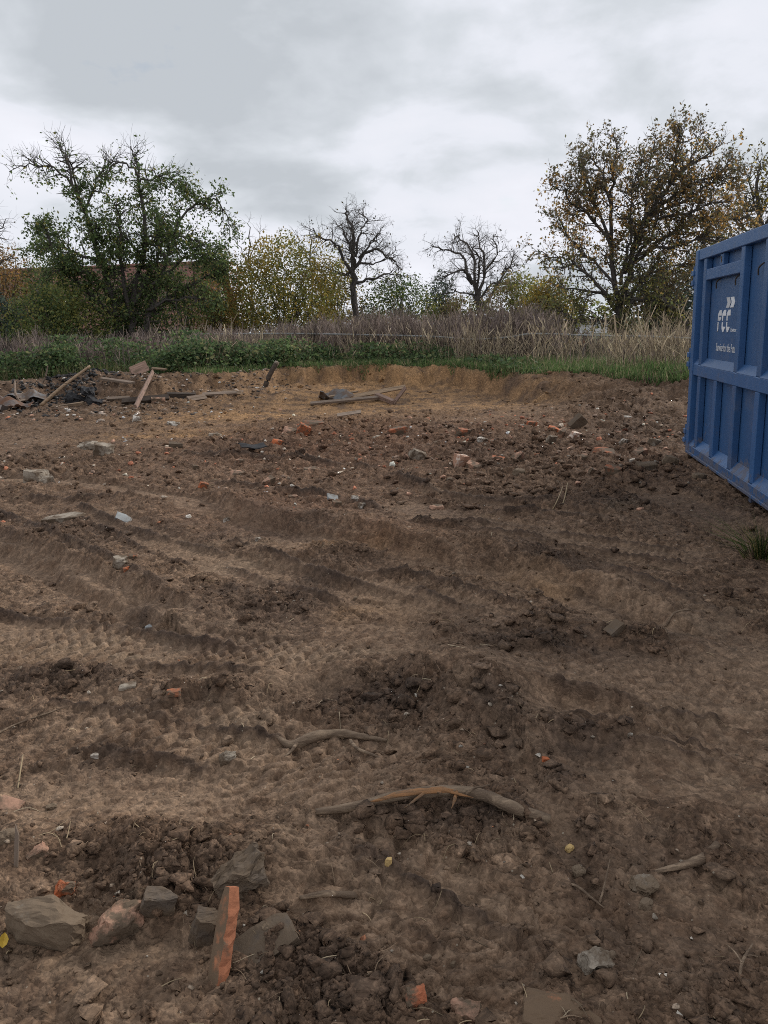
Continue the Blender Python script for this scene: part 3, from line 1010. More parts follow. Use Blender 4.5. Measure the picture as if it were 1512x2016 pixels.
# white shed seen below the walnut crown
wx0, wx1 = PD(1128, 650, 56)[0], PD(1247, 650, 56)[0]
shed = empty('white_shed', ((wx0 + wx1) / 2, 56, hz(14.0, 56.0)))
tag(shed, 'low whitewashed shed glimpsed under the branches of the big autumn tree', 'shed')
sh_ = PD(1180, 629, 56)[2] - shed.location[2]
sw = (wx1 - wx0) / 2
box('wall', (-sw, 0, -0.2), (sw, 5, sh_ - 0.18), M['white_wall'], shed)
box('roof', (-sw - 0.25, -0.3, sh_ - 0.178), (sw + 0.25, 5.3, sh_), M['tin'], shed, 0.03)
box('door', (sw * 0.15, -0.04, -0.1), (sw * 0.15 + 1.0, -0.003, min(2.0, sh_ - 0.4)), M['wood_grey'], shed)


# ------------------------------------------------------------------ trees
def limb(px, D, r0, r1, rng, dd=0.0, jit=0.05):
    """limb drawn in photo pixels at depth D, ending dd metres nearer or farther"""
    n = len(px)
    pts = [PD(a, b, D + dd * i / (n - 1)) for i, (a, b) in enumerate(px)]
    q = spline(pts, 4, jit, rng)
    return (q, np.linspace(r0, r1, len(q)))


def grounded(px, D):
    """base point on the terrain below a pixel column"""
    p = PD(px, 660, D)
    return np.array([p[0], D, hz(p[0], D)])


rng = np.random.default_rng(3)
# left fruit tree
D = 32.0
b0 = grounded(250, D)
A = lambda px, r0, r1, dd=0.0: limb(px, D, r0, r1, rng, dd)
limbs = [
    A([(238, 700), (232, 655), (222, 600), (205, 520), (175, 440), (150, 370), (128, 305)], 0.16, 0.035, -0.6),
    A([(150, 372), (110, 335), (60, 322), (18, 338)], 0.05, 0.012, 0.5),
    A([(155, 385), (135, 318), (118, 290), (100, 276)], 0.045, 0.010, -0.4),
    A([(165, 420), (190, 350), (215, 325), (232, 300)], 0.05, 0.012, 0.6),
    A([(255, 700), (258, 650), (262, 580), (283, 510), (286, 440), (278, 370), (272, 335), (256, 287)], 0.17, 0.015, 0.3),
    A([(275, 348), (245, 322), (216, 330), (205, 350)], 0.05, 0.012, -0.5),
    A([(276, 358), (300, 350), (342, 350), (368, 366)], 0.045, 0.010, -0.8),
    A([(272, 700), (288, 645), (310, 570), (328, 510), (345, 450), (358, 408)], 0.15, 0.03, 0.8),
    A([(348, 445), (388, 398), (428, 394), (446, 432), (452, 468)], 0.05, 0.010, 0.4),
    A([(326, 512), (312, 490), (312, 455), (330, 420)], 0.06, 0.015, -0.7),
    A([(228, 625), (160, 565), (112, 500), (84, 440)], 0.10, 0.015, -1.2),
    A([(295, 610), (375, 562), (425, 535), (445, 520)], 0.08, 0.012, 0.6),
    A([(258, 620), (240, 540), (235, 460), (228, 395)], 0.10, 0.02, -1.8),
    A([(262, 600), (300, 530), (318, 470), (300, 410)], 0.10, 0.02, 1.8),
    A([(205, 520), (150, 500), (100, 480), (72, 490)], 0.06, 0.012, 1.2),
    A([(286, 470), (330, 470), (380, 470), (420, 500)], 0.05, 0.012, -1.4),
    A([(222, 590), (180, 540), (130, 530), (95, 545)], 0.06, 0.012, -1.8),
    A([(300, 560), (350, 520), (395, 500), (430, 515)], 0.06, 0.012, -0.8),
    A([(225, 615), (150, 600), (95, 590), (68, 570)], 0.06, 0.012, 0.8),
    A([(290, 610), (340, 590), (390, 585), (425, 600)], 0.06, 0.012, -1.2),
    A([(283, 510), (250, 470), (200, 450), (165, 460)], 0.05, 0.012, -1.3),
]
zcut = PD(200, 366, D)[2]


def keep_left(P, rg):
    top = zcut + 0.75 - 0.12 * np.abs(P[:, 0] - PD(200, 400, D)[0] - 0.3)
    pr = np.where(P[:, 2] < top - 0.5, 0.95, np.where(P[:, 2] < top, 0.6, 0.05))
    gap = np.array([mnoise.noise(Vector((p[0] * 0.9, p[1] * 0.9, p[2] * 0.9))) for p in P])
    pr = pr * np.clip(0.95 + 1.5 * gap, 0.1, 1)
    return rg.random(len(P)) < pr


make_tree('fruit_tree', 'tall green-leaved fruit tree with bare twigs on top, in front of the red roof', b0, limbs,
          [dict(per_m=10.0, lo=0.5, hi=1.2, ang=58, rr=0.03, k=5, curl=0.22, grav=-0.03),
           dict(per_m=4.5, lo=0.45, hi=1.0, ang=45, rr=0.012, k=4, curl=0.2, grav=0.06, up=0.25)],
          M['bark_dark'],
          dict(n=12.5, size=0.12, jit=0.09, both=True, keep=keep_left,
               col=([(0.064, 0.096, 0.032), (0.104, 0.136, 0.048), (0.051, 0.072, 0.032), (0.176, 0.160, 0.048)], [4, 3, 3, 1])), seed=11)

# dark bare tree
D = 36.0
limbs = [
    A([(697, 690), (697, 618), (697, 545), (694, 502), (696, 459), (684, 426), (681, 407)], 0.173, 0.02),
    A([(693, 540), (674, 502), (655, 476), (631, 469), (615, 449)], 0.079, 0.02, -0.8),
    A([(699, 526), (717, 502), (744, 492), (770, 512), (793, 532)], 0.079, 0.02, 0.5),
    A([(700, 505), (707, 469), (717, 433), (706, 411)], 0.065, 0.015, 0.6),
    A([(699, 556), (731, 548), (764, 540), (796, 545)], 0.065, 0.015, -0.9),
    A([(694, 500), (679, 459), (661, 436)], 0.058, 0.015, 0.9),
    A([(706, 508), (734, 476), (750, 459)], 0.058, 0.015, -0.8),
    A([(696, 540), (670, 540), (640, 525), (620, 530)], 0.050, 0.012, 1.3),
    A([(698, 530), (690, 480), (705, 445)], 0.058, 0.012, -1.6),
    A([(698, 520), (725, 520), (755, 510), (780, 490)], 0.050, 0.012, 1.5),
]
bare = [dict(per_m=7.0, lo=0.5, hi=1.25, ang=55, rr=0.022, k=5, curl=0.22, grav=0.0),
        dict(per_m=5.5, lo=0.35, hi=0.95, ang=50, rr=0.015, k=4, curl=0.3, grav=0.05),
        dict(per_m=6.5, lo=0.15, hi=0.45, ang=50, rr=0.008, k=3, curl=0.3)]
sparse = dict(n=0.22, size=0.10, jit=0.03, col=([(0.06, 0.05, 0.03), (0.04, 0.035, 0.025)], [1, 1]))
make_tree('bare_tree', 'dark leafless fruit tree with straight trunk beside the yellowing hazel bushes', grounded(697, D), limbs, bare, M['bark_dark'], sparse, seed=21, group='leafless fruit trees')

D = 37.0
limbs = [
    A([(945, 690), (945, 640), (943, 600), (938, 575)], 0.173, 0.15),
    A([(941, 598), (927, 551), (907, 531), (871, 545)], 0.094, 0.02, -0.8),
    A([(930, 560), (911, 511), (879, 491), (848, 483)], 0.072, 0.018, 0.7),
    A([(940, 580), (953, 531), (947, 491), (939, 453)], 0.086, 0.018, 0.4),
    A([(946, 612), (975, 572), (990, 535), (1014, 519)], 0.086, 0.018, -0.6),
    A([(938, 578), (931, 499), (905, 470), (891, 461)], 0.072, 0.018, 1.0),
    A([(952, 540), (979, 499), (971, 461)], 0.058, 0.015, -1.0),
    A([(975, 572), (1000, 525), (1010, 502)], 0.050, 0.015, 0.7),
    A([(945, 600), (965, 560), (1000, 560), (1032, 560)], 0.058, 0.015, 1.0),
    A([(944, 590), (925, 580), (890, 575), (865, 580)], 0.050, 0.012, 1.2),
    A([(941, 580), (945, 520), (925, 480)], 0.065, 0.015, -1.8),
]
make_tree('bare_tree', 'dark leafless tree with a forked rounded crown, nearer the blue container', grounded(945, D), limbs, bare, M['bark_dark'], dict(sparse, n=0.15), seed=23, group='leafless fruit trees')

# big autumn tree on the right
D = 27.0
limbs = [
    A([(1224, 705), (1222, 668), (1218, 620)], 0.187, 0.2),
    A([(1219, 625), (1210, 552), (1200, 468), (1203, 383), (1210, 310), (1208, 268)], 0.108, 0.012, 0.5),
    A([(1220, 620), (1244, 519), (1271, 434), (1322, 349), (1336, 285), (1340, 250)], 0.115, 0.012, -0.6),
    A([(1300, 385), (1350, 330), (1372, 285), (1385, 258)], 0.043, 0.010, 0.8),
    A([(1219, 618), (1163, 546), (1112, 519), (1052, 495)], 0.072, 0.010, -0.8),
    A([(1203, 485), (1149, 417), (1110, 380), (1080, 358)], 0.058, 0.010, -0.5),
    A([(1200, 470), (1163, 383), (1146, 309)], 0.058, 0.012, 0.8),
    A([(1271, 434), (1372, 383), (1420, 340), (1445, 305)], 0.058, 0.012, 0.9),
    A([(1250, 505), (1339, 478), (1406, 471), (1450, 480)], 0.058, 0.012, -1.2),
    A([(1222, 645), (1163, 627), (1118, 624), (1080, 600)], 0.058, 0.010, -0.4),
    A([(1240, 530), (1290, 450), (1300, 370), (1285, 290)], 0.065, 0.010, 1.6),
    A([(1222, 560), (1240, 470), (1245, 380), (1262, 300)], 0.065, 0.010, -1.6),
    A([(1225, 600), (1280, 540), (1340, 520), (1400, 530)], 0.058, 0.010, 1.2),
    A([(1210, 560), (1150, 500), (1110, 450), (1095, 420)], 0.050, 0.010, 1.5),
    A([(1271, 434), (1340, 420), (1400, 400), (1440, 400)], 0.050, 0.010, -1.5),
    A([(1230, 540), (1262, 450), (1275, 350), (1290, 268)], 0.06, 0.010, -1.0),
    A([(1322, 349), (1390, 310), (1425, 280)], 0.05, 0.010, -0.6),
    A([(1203, 400), (1180, 330), (1168, 285)], 0.05, 0.010, -0.9),
    A([(1271, 434), (1330, 380), (1400, 350), (1450, 350)], 0.06, 0.010, 0.4),
    A([(1245, 520), (1340, 450), (1420, 430), (1475, 430)], 0.06, 0.010, 1.0),
    A([(1215, 600), (1170, 575), (1120, 570), (1080, 550)], 0.06, 0.010, 0.9),
    A([(1362, 700), (1352, 648), (1325, 603), (1291, 590), (1240, 598), (1222, 570)], 0.108, 0.06, -0.4),
    A([(1240, 598), (1255, 560), (1290, 520), (1310, 470)], 0.043, 0.012, -0.8),
]


def walnut_col(P, rg):
    n = len(P)
    u = CX + F * (P[:, 0] / P[:, 1]) * 0.99
    dark_ = palette(n, [(0.096, 0.080, 0.048), (0.136, 0.099, 0.048), (0.080, 0.080, 0.045)], [3, 2, 2], rg)
    oran = palette(n, [(0.320, 0.184, 0.056), (0.224, 0.136, 0.056), (0.384, 0.256, 0.080)], [3, 3, 1], rg)
    oliv = palette(n, [(0.136, 0.136, 0.045), (0.208, 0.184, 0.056), (0.096, 0.112, 0.045)], [3, 2, 3], rg)
    zl = P[:, 2]
    nz = np.array([mnoise.noise(Vector((p[0] * 0.5, p[1] * 0.5, p[2] * 0.5))) for p in P])
    po = np.clip(0.55 - np.abs(zl - 4.6) * 0.22 + nz * 0.8, 0.02, 0.9)
    pl = np.clip(0.9 - (zl - 1.8) * 0.30 - nz * 0.5, 0.02, 0.95)
    q = rg.random(n)
    return np.where((q < pl * 0.75)[:, None], oliv, np.where((rg.random(n) < po)[:, None], oran, dark_))


def keep_walnut(P, rg):
    pr = np.clip(1.15 - (P[:, 2] - 3.0) * 0.09, 0.42, 1)
    return rg.random(len(P)) < pr


make_tree('autumn_tree', 'big spreading tree with thinning brown and orange leaves, left of the blue container', grounded(1224, D), limbs,
          [dict(per_m=12.5, lo=0.45, hi=1.1, ang=55, rr=0.022, k=5, curl=0.25, grav=0.0, up=0.0),
           dict(per_m=5.5, lo=0.35, hi=0.9, ang=45, rr=0.010, k=4, curl=0.25, grav=0.07)],
          M['bark_dark'], dict(n=7.5, size=0.105, jit=0.05, both=False, keep=keep_walnut, col=walnut_col), seed=31)

# tree behind the container
D = 33.0
limbs = [
    A([(1530, 720), (1528, 640), (1520, 540), (1500, 440), (1490, 360), (1496, 318)], 0.20, 0.02, -0.6),
    A([(1522, 560), (1470, 500), (1440, 460), (1425, 430)], 0.09, 0.015, 0.5),
    A([(1510, 470), (1465, 410), (1455, 350)], 0.07, 0.012, 0.9),
    A([(1520, 540), (1560, 440), (1580, 360)], 0.09, 0.015, -0.4),
    A([(1526, 600), (1600, 520), (1650, 470)], 0.09, 0.015, 0.5),
    A([(1505, 450), (1530, 380), (1525, 330)], 0.06, 0.012, -0.9),
    A([(1518, 530), (1480, 470), (1450, 430), (1438, 395)], 0.06, 0.012, -0.7),
    A([(1505, 450), (1475, 380), (1480, 330)], 0.06, 0.012, 0.3),
    A([(1520, 500), (1545, 420), (1540, 350)], 0.06, 0.012, 0.8),
]
make_tree('autumn_tree', 'thin tree with a few yellow leaves rising behind the blue container', grounded(1530, D), limbs,
          [dict(per_m=5.0, lo=0.7, hi=1.7, ang=50, rr=0.026, k=5, curl=0.25, grav=0.04),
           dict(per_m=4.0, lo=0.35, hi=0.9, ang=45, rr=0.012, k=4, curl=0.25, grav=0.05)],
          M['bark_dark'], dict(n=4.5, size=0.13, jit=0.05, col=([(0.08, 0.07, 0.04), (0.16, 0.13, 0.03), (0.33, 0.24, 0.04), (0.05, 0.05, 0.025)], [4, 3, 1, 3])), seed=41)

# tree at the left edge, mostly outside the picture
D = 35.0
limbs = [
    A([(-75, 700), (-72, 620), (-60, 520), (-40, 440), (-15, 410)], 0.16, 0.015, 0.5),
    A([(-65, 560), (-30, 500), (-5, 460), (12, 430)], 0.07, 0.012, -0.5),
    A([(-70, 590), (-30, 560), (0, 520), (20, 505)], 0.06, 0.012, -0.7),
    A([(-60, 520), (-110, 450), (-130, 400)], 0.07, 0.012, 0.4),
]
make_tree('bare_tree', 'bare tree at the left border of the picture, only its twig ends showing', grounded(-75, D), limbs, bare[:2], M['bark_dark'], dict(sparse, n=0.1), seed=43)

# pale leafless saplings between the trees
D = 42.0
for px, top, sd_, lb in ((492, 436, 47, 'slim pale leafless sapling rising behind the yellow hazel'), (612, 445, 49, 'thin grey sapling just left of the straight dark bare tree')):
    limbs = [A([(px + 8, 700), (px + 4, 600), (px, 520), (px - 2, top + 20), (px - 1, top)], 0.07, 0.01),
             A([(px, 520), (px - 22, 480), (px - 34, 455)], 0.03, 0.008, 0.4), A([(px, 505), (px + 18, 470), (px + 22, 445)], 0.03, 0.008, -0.4)]
    make_tree('sapling', lb, grounded(px + 8, D), limbs, [dict(per_m=2.2, lo=0.5, hi=1.1, ang=45, rr=0.012, k=4, curl=0.2, grav=0.1), dict(per_m=3.0, lo=0.2, hi=0.5, ang=45, rr=0.008, k=3, curl=0.2)], M['bark_grey'], None, seed=sd_, cat='sapling')


# ------------------------------------------------------------------ bushes
def bush(name, label, cx, D, rx, top, n, cols, w, size=0.12, seed=1, cat='bush', base=690, gap=0.15, group=None, twigs=60, bark='bark_dark'):
    rg = np.random.default_rng(seed)
    b = grounded(cx, D)
    R = rx / F * D * 1.2
    n = int(n * 1.45)
    H = (PD(cx, top, D)[2] - b[2]) * 1.06
    root = empty(name, tuple(b))
    tag(root, label, cat, group)
    st = []
    for i in range(14):
        a = rg.random() * 2 * math.pi
        s = 0.15 + 0.75 * rg.random()
        d = np.array([math.cos(a) * R * s, math.sin(a) * R * s * 0.8, H * (0.95 - 0.35 * s)])
        p = spline([np.array([math.cos(a) * 0.15, math.sin(a) * 0.15, -0.05]), d * 0.45 + np.array([0, 0, H * 0.12]), d], 4, 0.05, rg)
        st.append((p, np.linspace(0.035, 0.008, len(p))))
    tw = sprout(st, 1.6, 0.4, 1.1, 45, 0.012, 4, rg, 0.25, 0.08)
    link('stems', wood_mesh('stems', None, st, tw, M[bark]), None, root)
    m = int(n * 2.2)
    d = rg.normal(size=(m, 3))
    d /= np.linalg.norm(d, axis=1, keepdims=True)
    d[:, 2] = np.where(d[:, 2] < -0.75, -d[:, 2], d[:, 2])
    rad = rg.random(m) ** 0.42
    lump = np.array([mnoise.noise(Vector(tuple(q * 1.6 + seed))) + 0.6 * mnoise.noise(Vector(tuple(q * 4.1 + seed))) for q in d])
    P = d * (rad * (0.90 + 0.30 * lump))[:, None]
    P = P * np.array([R, R * 0.8, H * 0.68]) + np.array([0, 0, H * 0.40])
    g = np.array([mnoise.noise(Vector((p[0] * 1.3 + seed, p[1] * 1.3, p[2] * 1.3))) for p in P])
    P = P[(g > -0.55 + gap) & (P[:, 2] > -0.05)][:n]
    P = np.concatenate([P, tips(tw, 4, rg)])
    gg = np.array([mnoise.noise(Vector((p[0] * 0.8 + seed, p[1] * 0.8, p[2] * 0.8 + 5))) for p in P])
    c1 = palette(len(P), cols[0], w, rg)
    c2 = palette(len(P), cols[1], w, rg)
    c = np.where((rg.random(len(P)) < np.clip(0.5 + 1.4 * gg + 0.35 * (P[:, 2] / H - 0.5), 0, 1))[:, None], c2, c1)
    link('crown', leaf_mesh('crown', P, size * (0.6 + 0.8 * rg.random(len(P))), c, rg), None, root)
    return root


GREEN = [(0.054, 0.081, 0.028), (0.085, 0.116, 0.037), (0.043, 0.062, 0.028)]
OLIVE = [(0.128, 0.133, 0.037), (0.170, 0.156, 0.044), (0.093, 0.105, 0.037)]
YELL = [(0.304, 0.216, 0.048), (0.232, 0.179, 0.045), (0.176, 0.160, 0.045)]
YELL = [tuple(0.78 * v for v in c) for c in YELL]
ORAN = [(0.272, 0.152, 0.048), (0.200, 0.125, 0.048), (0.152, 0.115, 0.048)]
BLUEG = [(0.048, 0.067, 0.051), (0.072, 0.090, 0.067), (0.040, 0.054, 0.045)]
BROWN = [(0.162, 0.122, 0.071), (0.128, 0.102, 0.065), (0.196, 0.150, 0.076)]
W3 = [3, 2, 2]
bush('hazel_bush', 'large yellow and olive hazel bush left of the straight bare tree', 560, 34.5, 130, 484, 10500, (OLIVE, YELL), W3, seed=51)
bush('hazel_bush', 'orange-tinged bush between the green fruit tree and the large hazel', 448, 35.5, 76, 512, 4600, (OLIVE, ORAN), W3, seed=52)
bush('hazel_bush', 'yellow bush close behind the straight bare trunk', 655, 37.5, 62, 508, 3600, (OLIVE, YELL), W3, seed=53)
bush('olive_bush', 'low olive bush between the two leafless trees', 785, 38.5, 82, 552, 4600, (OLIVE, GREEN), W3, seed=54)
bush('orange_bush', 'brownish orange bush at the left border beside the red roof', 14, 37.0, 78, 478, 4600, (BROWN, ORAN), W3, seed=55, gap=0.25)
bush('green_bush', 'dark green bush left of the fruit tree trunks', 118, 30.6, 105, 572, 5600, (GREEN, OLIVE), W3, seed=56)
bush('green_bush', 'deep green undergrowth bush around the fruit tree trunks', 262, 33.2, 84, 548, 4600, (GREEN, GREEN), W3, seed=57)
bush('green_bush', 'sparse green bush in front of the bare roof tiles', 365, 36.0, 66, 532, 1000, (GREEN, OLIVE), W3, seed=58, gap=0.45)
bush('conifer_bush', 'narrow blue-green evergreen left of the forked bare tree', 868, 41.0, 34, 555, 2400, (BLUEG, BLUEG), W3, seed=59)
bush('brown_bush', 'brown thinning bush right of the forked bare tree', 1020, 34.0, 78, 548, 3400, (BROWN, OLIVE), W3, seed=60, gap=0.3)
bush('olive_bush', 'olive bush with yellow leaves at the foot of the big autumn tree', 1080, 31.0, 60, 556, 3200, (OLIVE, YELL), W3, seed=61, gap=0.25)
bush('dark_bush', 'dark grey-green bush between the autumn tree and the container', 1305, 29.5, 78, 528, 4600, (BLUEG, BROWN), W3, seed=62, gap=0.1)
bush('dark_bush', 'tall dark thicket directly behind the container', 1420, 33.5, 110, 462, 6500, (BLUEG, BROWN), W3, seed=63, gap=0.1)
bush('green_bush', 'dark green bush at the left border below the orange bush', 10, 32.0, 62, 585, 2600, (GREEN, BLUEG), W3, seed=64)
bush('orange_bush', 'small rusty bush in front of the red roof tiles, right of the fruit tree', 428, 33.5, 28, 590, 600, (OLIVE, ORAN), W3, seed=65, gap=0.35)
bush('olive_bush', 'low olive bush under the forked bare tree', 905, 39.0, 62, 585, 2600, (OLIVE, BROWN), W3, seed=66, gap=0.3)

bush('olive_bush', 'olive bush in front of the roof, left behind the fruit tree', 100, 38.0, 70, 508, 3600, (GREEN, OLIVE), W3, seed=67, gap=0.25)

# far hedge line closing the view below the trees
rgh = np.random.default_rng(71)
n = 9000
hx_ = -42 + 92 * rgh.random(n)
hh_ = 2.5 + 1.0 * perlin(hx_ * 0.16, hx_ * 0, 3) + 0.7 * perlin(hx_ * 0.6, hx_ * 0, 4)
P = np.stack([hx_, 64 + 2.0 * rgh.normal(size=n), 0.5 + hh_ * rgh.random(n) ** 0.7], 1)
o = link('far_hedge', leaf_mesh('far_hedge', P, 0.22 + 0.22 * rgh.random(n), palette(n, OLIVE + GREEN, [2, 2, 2, 2, 1, 2], rgh), rgh))
tag(o, 'low distant hedge behind the trees', 'hedge', kind='stuff')

# ------------------------------------------------------------------ fence
fy = lambda px: np.interp(px, [300, 560, 1360, 1500], [28.5, 27.0, 20.3, 19.2])
railpx = [(360, 658), (480, 657), (600, 657), (760, 660), (860, 663), (930, 668), (1000, 664), (1050, 657), (1150, 660), (1290, 663), (1360, 666), (1470, 668)]
pts = [PD(a, b, fy(a)) for a, b in railpx]
fb = np.array([pts[0][0], pts[0][1], hz(pts[0][0], pts[0][1])])
fence = empty('wire_fence', tuple(fb))
tag(fence, 'old wire fence with a thin sagging top rail and rusty posts in the dry weeds', 'fence')
rail = spline(pts, 4)
link('top_rail', mesh_np('top_rail', *tubes([(rail - fb, np.full(len(rail), 0.030))], 6), True), M['slate'], fence)
for i, px in enumerate((370, 480, 600, 762, 862, 953, 1050, 1152, 1290, 1420)):
    k = np.argmin(np.abs(rail[:, 0] - PD(px, 660, fy(px))[0]))
    t_ = rail[k]
    g = hz(t_[0], t_[1])
    p = np.array([(t_[0] + 0.01 * (i % 3), t_[1] + 0.03, g - 0.15), (t_[0], t_[1] + 0.03, (g + t_[2]) / 2), (t_[0], t_[1] + 0.03, t_[2] + 0.02)])
    link('post', mesh_np('post', *tubes([(p - fb, np.array([0.035, 0.035, 0.03]))], 6), True), M['steel'], fence)
for f in (0.3, 0.62):
    w = np.array([(q[0], q[1], hz(q[0], q[1]) * (1 - f) + q[2] * f) for q in rail])
    link('wire', mesh_np('wire', *tubes([(w - fb, np.full(len(w), 0.004))], 3), True), M['steel'], fence)


# ------------------------------------------------------------------ weeds, nettles, grass
rng = np.random.default_rng(77)


def strip_mesh(name, V, Fc, C, mat):
    me = mesh_np(name, V, Fc)
    set_col(me, C, 'leaf')
    me.materials.append(mat)
    return me


def stalks(name, label, X, Y, Hh, cols, w, plume, seed, lean=0.12, r=0.006):
    """dry stems, each a thin three-sided rod with many fine side twigs near the top"""
    rg = np.random.default_rng(seed)
    n = len(X)
    z0 = gheight(X, Y)
    base = np.stack([X, Y, z0 - 0.03], 1)
    d = rg.normal(size=(n, 3)) * lean
    d[:, 2] = 1
    d2 = d + rg.normal(size=(n, 3)) * lean * 0.9
    m1 = base + d * Hh[:, None] * 0.5
    m2 = m1 + d2 * Hh[:, None] * 0.5
    P = np.stack([base, m1, m2], 1)
    R = np.stack([np.full(n, r), np.full(n, r * 0.8), np.full(n, r * 0.35)], 1) * (0.7 + 0.7 * rg.random((n, 1)))
    v, f = tubes(list(zip(P, R)), 3)
    c = palette(n, cols, w, rg, 0.3)
    C = np.repeat(c, 9, 0)
    f3 = np.concatenate([f[:, [0, 1, 2]], f[:, [0, 2, 3]]])
    VV, FF, CC = [v], [f3], [C]
    b = len(v)
    for k in range(plume):
        t = 0.35 + 0.65 * rg.random(n) ** 0.7
        q = np.where(t[:, None] < 0.5, base + (m1 - base) * (t[:, None] * 2), m1 + (m2 - m1) * (t[:, None] * 2 - 1))
        e = rg.normal(size=(n, 3)) * 0.5
        e[:, 2] = np.abs(e[:, 2]) + 0.7
        L = Hh * (0.10 + 0.16 * rg.random(n))
        tip = q + e * L[:, None]
        s = rg.normal(size=(n, 3))
        s[:, 2] *= 0.3
        s *= 0.0055
        VV.append(np.stack([q - s, q + s, tip + s * 1.3, tip - s * 0.6], 1).reshape(-1, 3))
        i = b + np.arange(n) * 4
        FF.append(np.stack([i, i + 1, i + 2], 1))
        FF.append(np.stack([i, i + 2, i + 3], 1))
        CC.append(np.repeat(np.clip(c * (0.8 + 0.5 * rg.random((n, 1))), 0, 1), 4, 0))
        b += 4 * n
    o = link(name, strip_mesh(name, np.concatenate(VV), np.concatenate(FF), np.concatenate(CC), M['stalk']))
    tag(o, label, 'weeds', kind='stuff')
    return o


def band(n, pxa, pxb, t0, t1, rg, dens=None):
    """random spots t0..t1 metres behind the edge of the dug ground, between two pixel columns"""
    out = np.zeros((0, 2))
    while len(out) < n:
        px = pxa + (pxb - pxa) * rg.random(n)
        t = t0 + (t1 - t0) * rg.random(n)
        d = 24.0
        x = (px - CX) / F * d
        for _ in range(3):
            y = bound(x) + t
            x = (px - CX) / F * y + 0.02 * y * 0.0
        q = np.stack([x, y], 1)
        if dens is not None:
            q = q[rg.random(len(q)) < dens(q, t)]
        out = np.concatenate([out, q])
    return out[:n]


pn = lambda q, s, sd: perlin(q[:, 0] * s, q[:, 1] * s, sd)
DRYC = [(0.190, 0.145, 0.122), (0.150, 0.116, 0.102), (0.255, 0.205, 0.155), (0.105, 0.082, 0.072)]
DRYC = [tuple(0.82 * v for v in c) for c in DRYC]
def weed_dens(q, t):
    px = CX + F * q[:, 0] / q[:, 1]
    d = np.clip(0.6 + 1.1 * pn(q, 0.6, 1), 0.05, 1)
    front = q[:, 1] < fy(px) - 0.05
    return d * np.where((px > 520) & front, 0.04, 1.0) * np.where((px < 520) & (t < 3.0), np.clip(0.1 + 0.9 * pn(q, 0.9, 8), 0, 1), 1.0) * np.where(px > 1150, 0.6, 1.0)


q = band(6800, -140, 1420, 1.0, 9.5, rng, weed_dens)
pxq = CX + F * q[:, 0] / q[:, 1]
Hq = np.interp(pxq, [-100, 60, 250, 500, 600, 800, 900, 1000, 1060, 1130, 1180, 1400], [1.5, 1.5, 1.35, 1.4, 1.6, 1.75, 1.5, 1.65, 1.75, 0.85, 0.62, 0.75])
Hq = 0.76 * Hq * (0.68 + 0.36 * rng.random(len(q))) * (1 + 0.28 * pn(q, 0.8, 2))
stalks('dry_weeds', 'tall dry brown weeds along the fence', q[:, 0], q[:, 1], Hq, DRYC, [4, 3, 2, 3], 8, 5)
q = band(1700, 420, 1400, 1.0, 4.0, rng, lambda q, t: np.clip(0.4 + 1.0 * pn(q, 0.9, 4), 0.03, 1))
stalks('dry_grass', 'pale dry grass stalks at the edge of the green strip', q[:, 0], q[:, 1], 0.45 + 0.75 * rng.random(len(q)), [(0.30, 0.245, 0.16), (0.22, 0.175, 0.12), (0.16, 0.125, 0.085)], [2, 3, 2], 2, 6, 0.30, 0.005)

# nettles and other green herbs
CL = [(30, 740, 1.3), (100, 742, 1.2), (170, 738, 1.2), (240, 712, 1.4), (300, 742, 0.9), (360, 738, 1.1), (420, 735, 1.0), (470, 705, 1.5), (520, 715, 1.2), (560, 720, 1.0), (600, 722, 0.7), (660, 722, 0.55),
      (720, 720, 0.6), (770, 716, 0.75), (810, 714, 0.8), (850, 722, 0.5), (60, 705, 1.3), (395, 700, 1.0), (445, 725, 1.2), (930, 724, 0.35), (985, 730, 0.3), (140, 700, 1.3), (330, 705, 0.9), (500, 740, 0.8), (210, 748, 0.8), (-40, 735, 1.3), (1060, 722, 0.3)]
P, Cc = [], []
for i, (px, py, hh) in enumerate(CL):
    for k in range(5):
        if rng.random() < 0.3:
            continue
        c = PD(px + rng.normal() * 34, 700, float(bound(PD(px, 700, 24)[0])) + 0.9 + rng.random() * 2.0)
        hh = hh * (0.6 + 0.75 * rng.random())
        n = int(380 * hh)
        r = rng.normal(size=(n, 3)) * np.array([0.42, 0.42, 0.0])
        z = np.abs(rng.random(n)) ** 0.8 * hh * 0.72 * (0.65 + 0.5 * rng.random())
        r *= (1.15 - 0.55 * z / (hh * 0.8))[:, None]
        x, y = c[0] + r[:, 0], c[1] + r[:, 1]
        P.append(np.stack([x, y, z], 1))
        dk = rng.random()
        Cc.append(palette(n, [(0.062, 0.098, 0.040), (0.095, 0.135, 0.052), (0.042, 0.064, 0.032), (0.14, 0.14, 0.065)], [4, 1 + 3 * dk, 4 - 3 * dk, 1 + dk], rng))
P = np.concatenate(P)
Cc = np.concatenate(Cc)
ok = P[:, 1] > bound(P[:, 0]) - 0.1
P, Cc = P[ok], Cc[ok]
P[:, 2] += gheight(P[:, 0], P[:, 1])
o = link('nettles', leaf_mesh('nettles', P, 0.075 + 0.085 * rng.random(len(P)), Cc, rng, flat=0.5, ratio=0.6))
tag(o, 'green nettles and low herbs between the rubble and the dry weeds', 'nettles', kind='stuff')


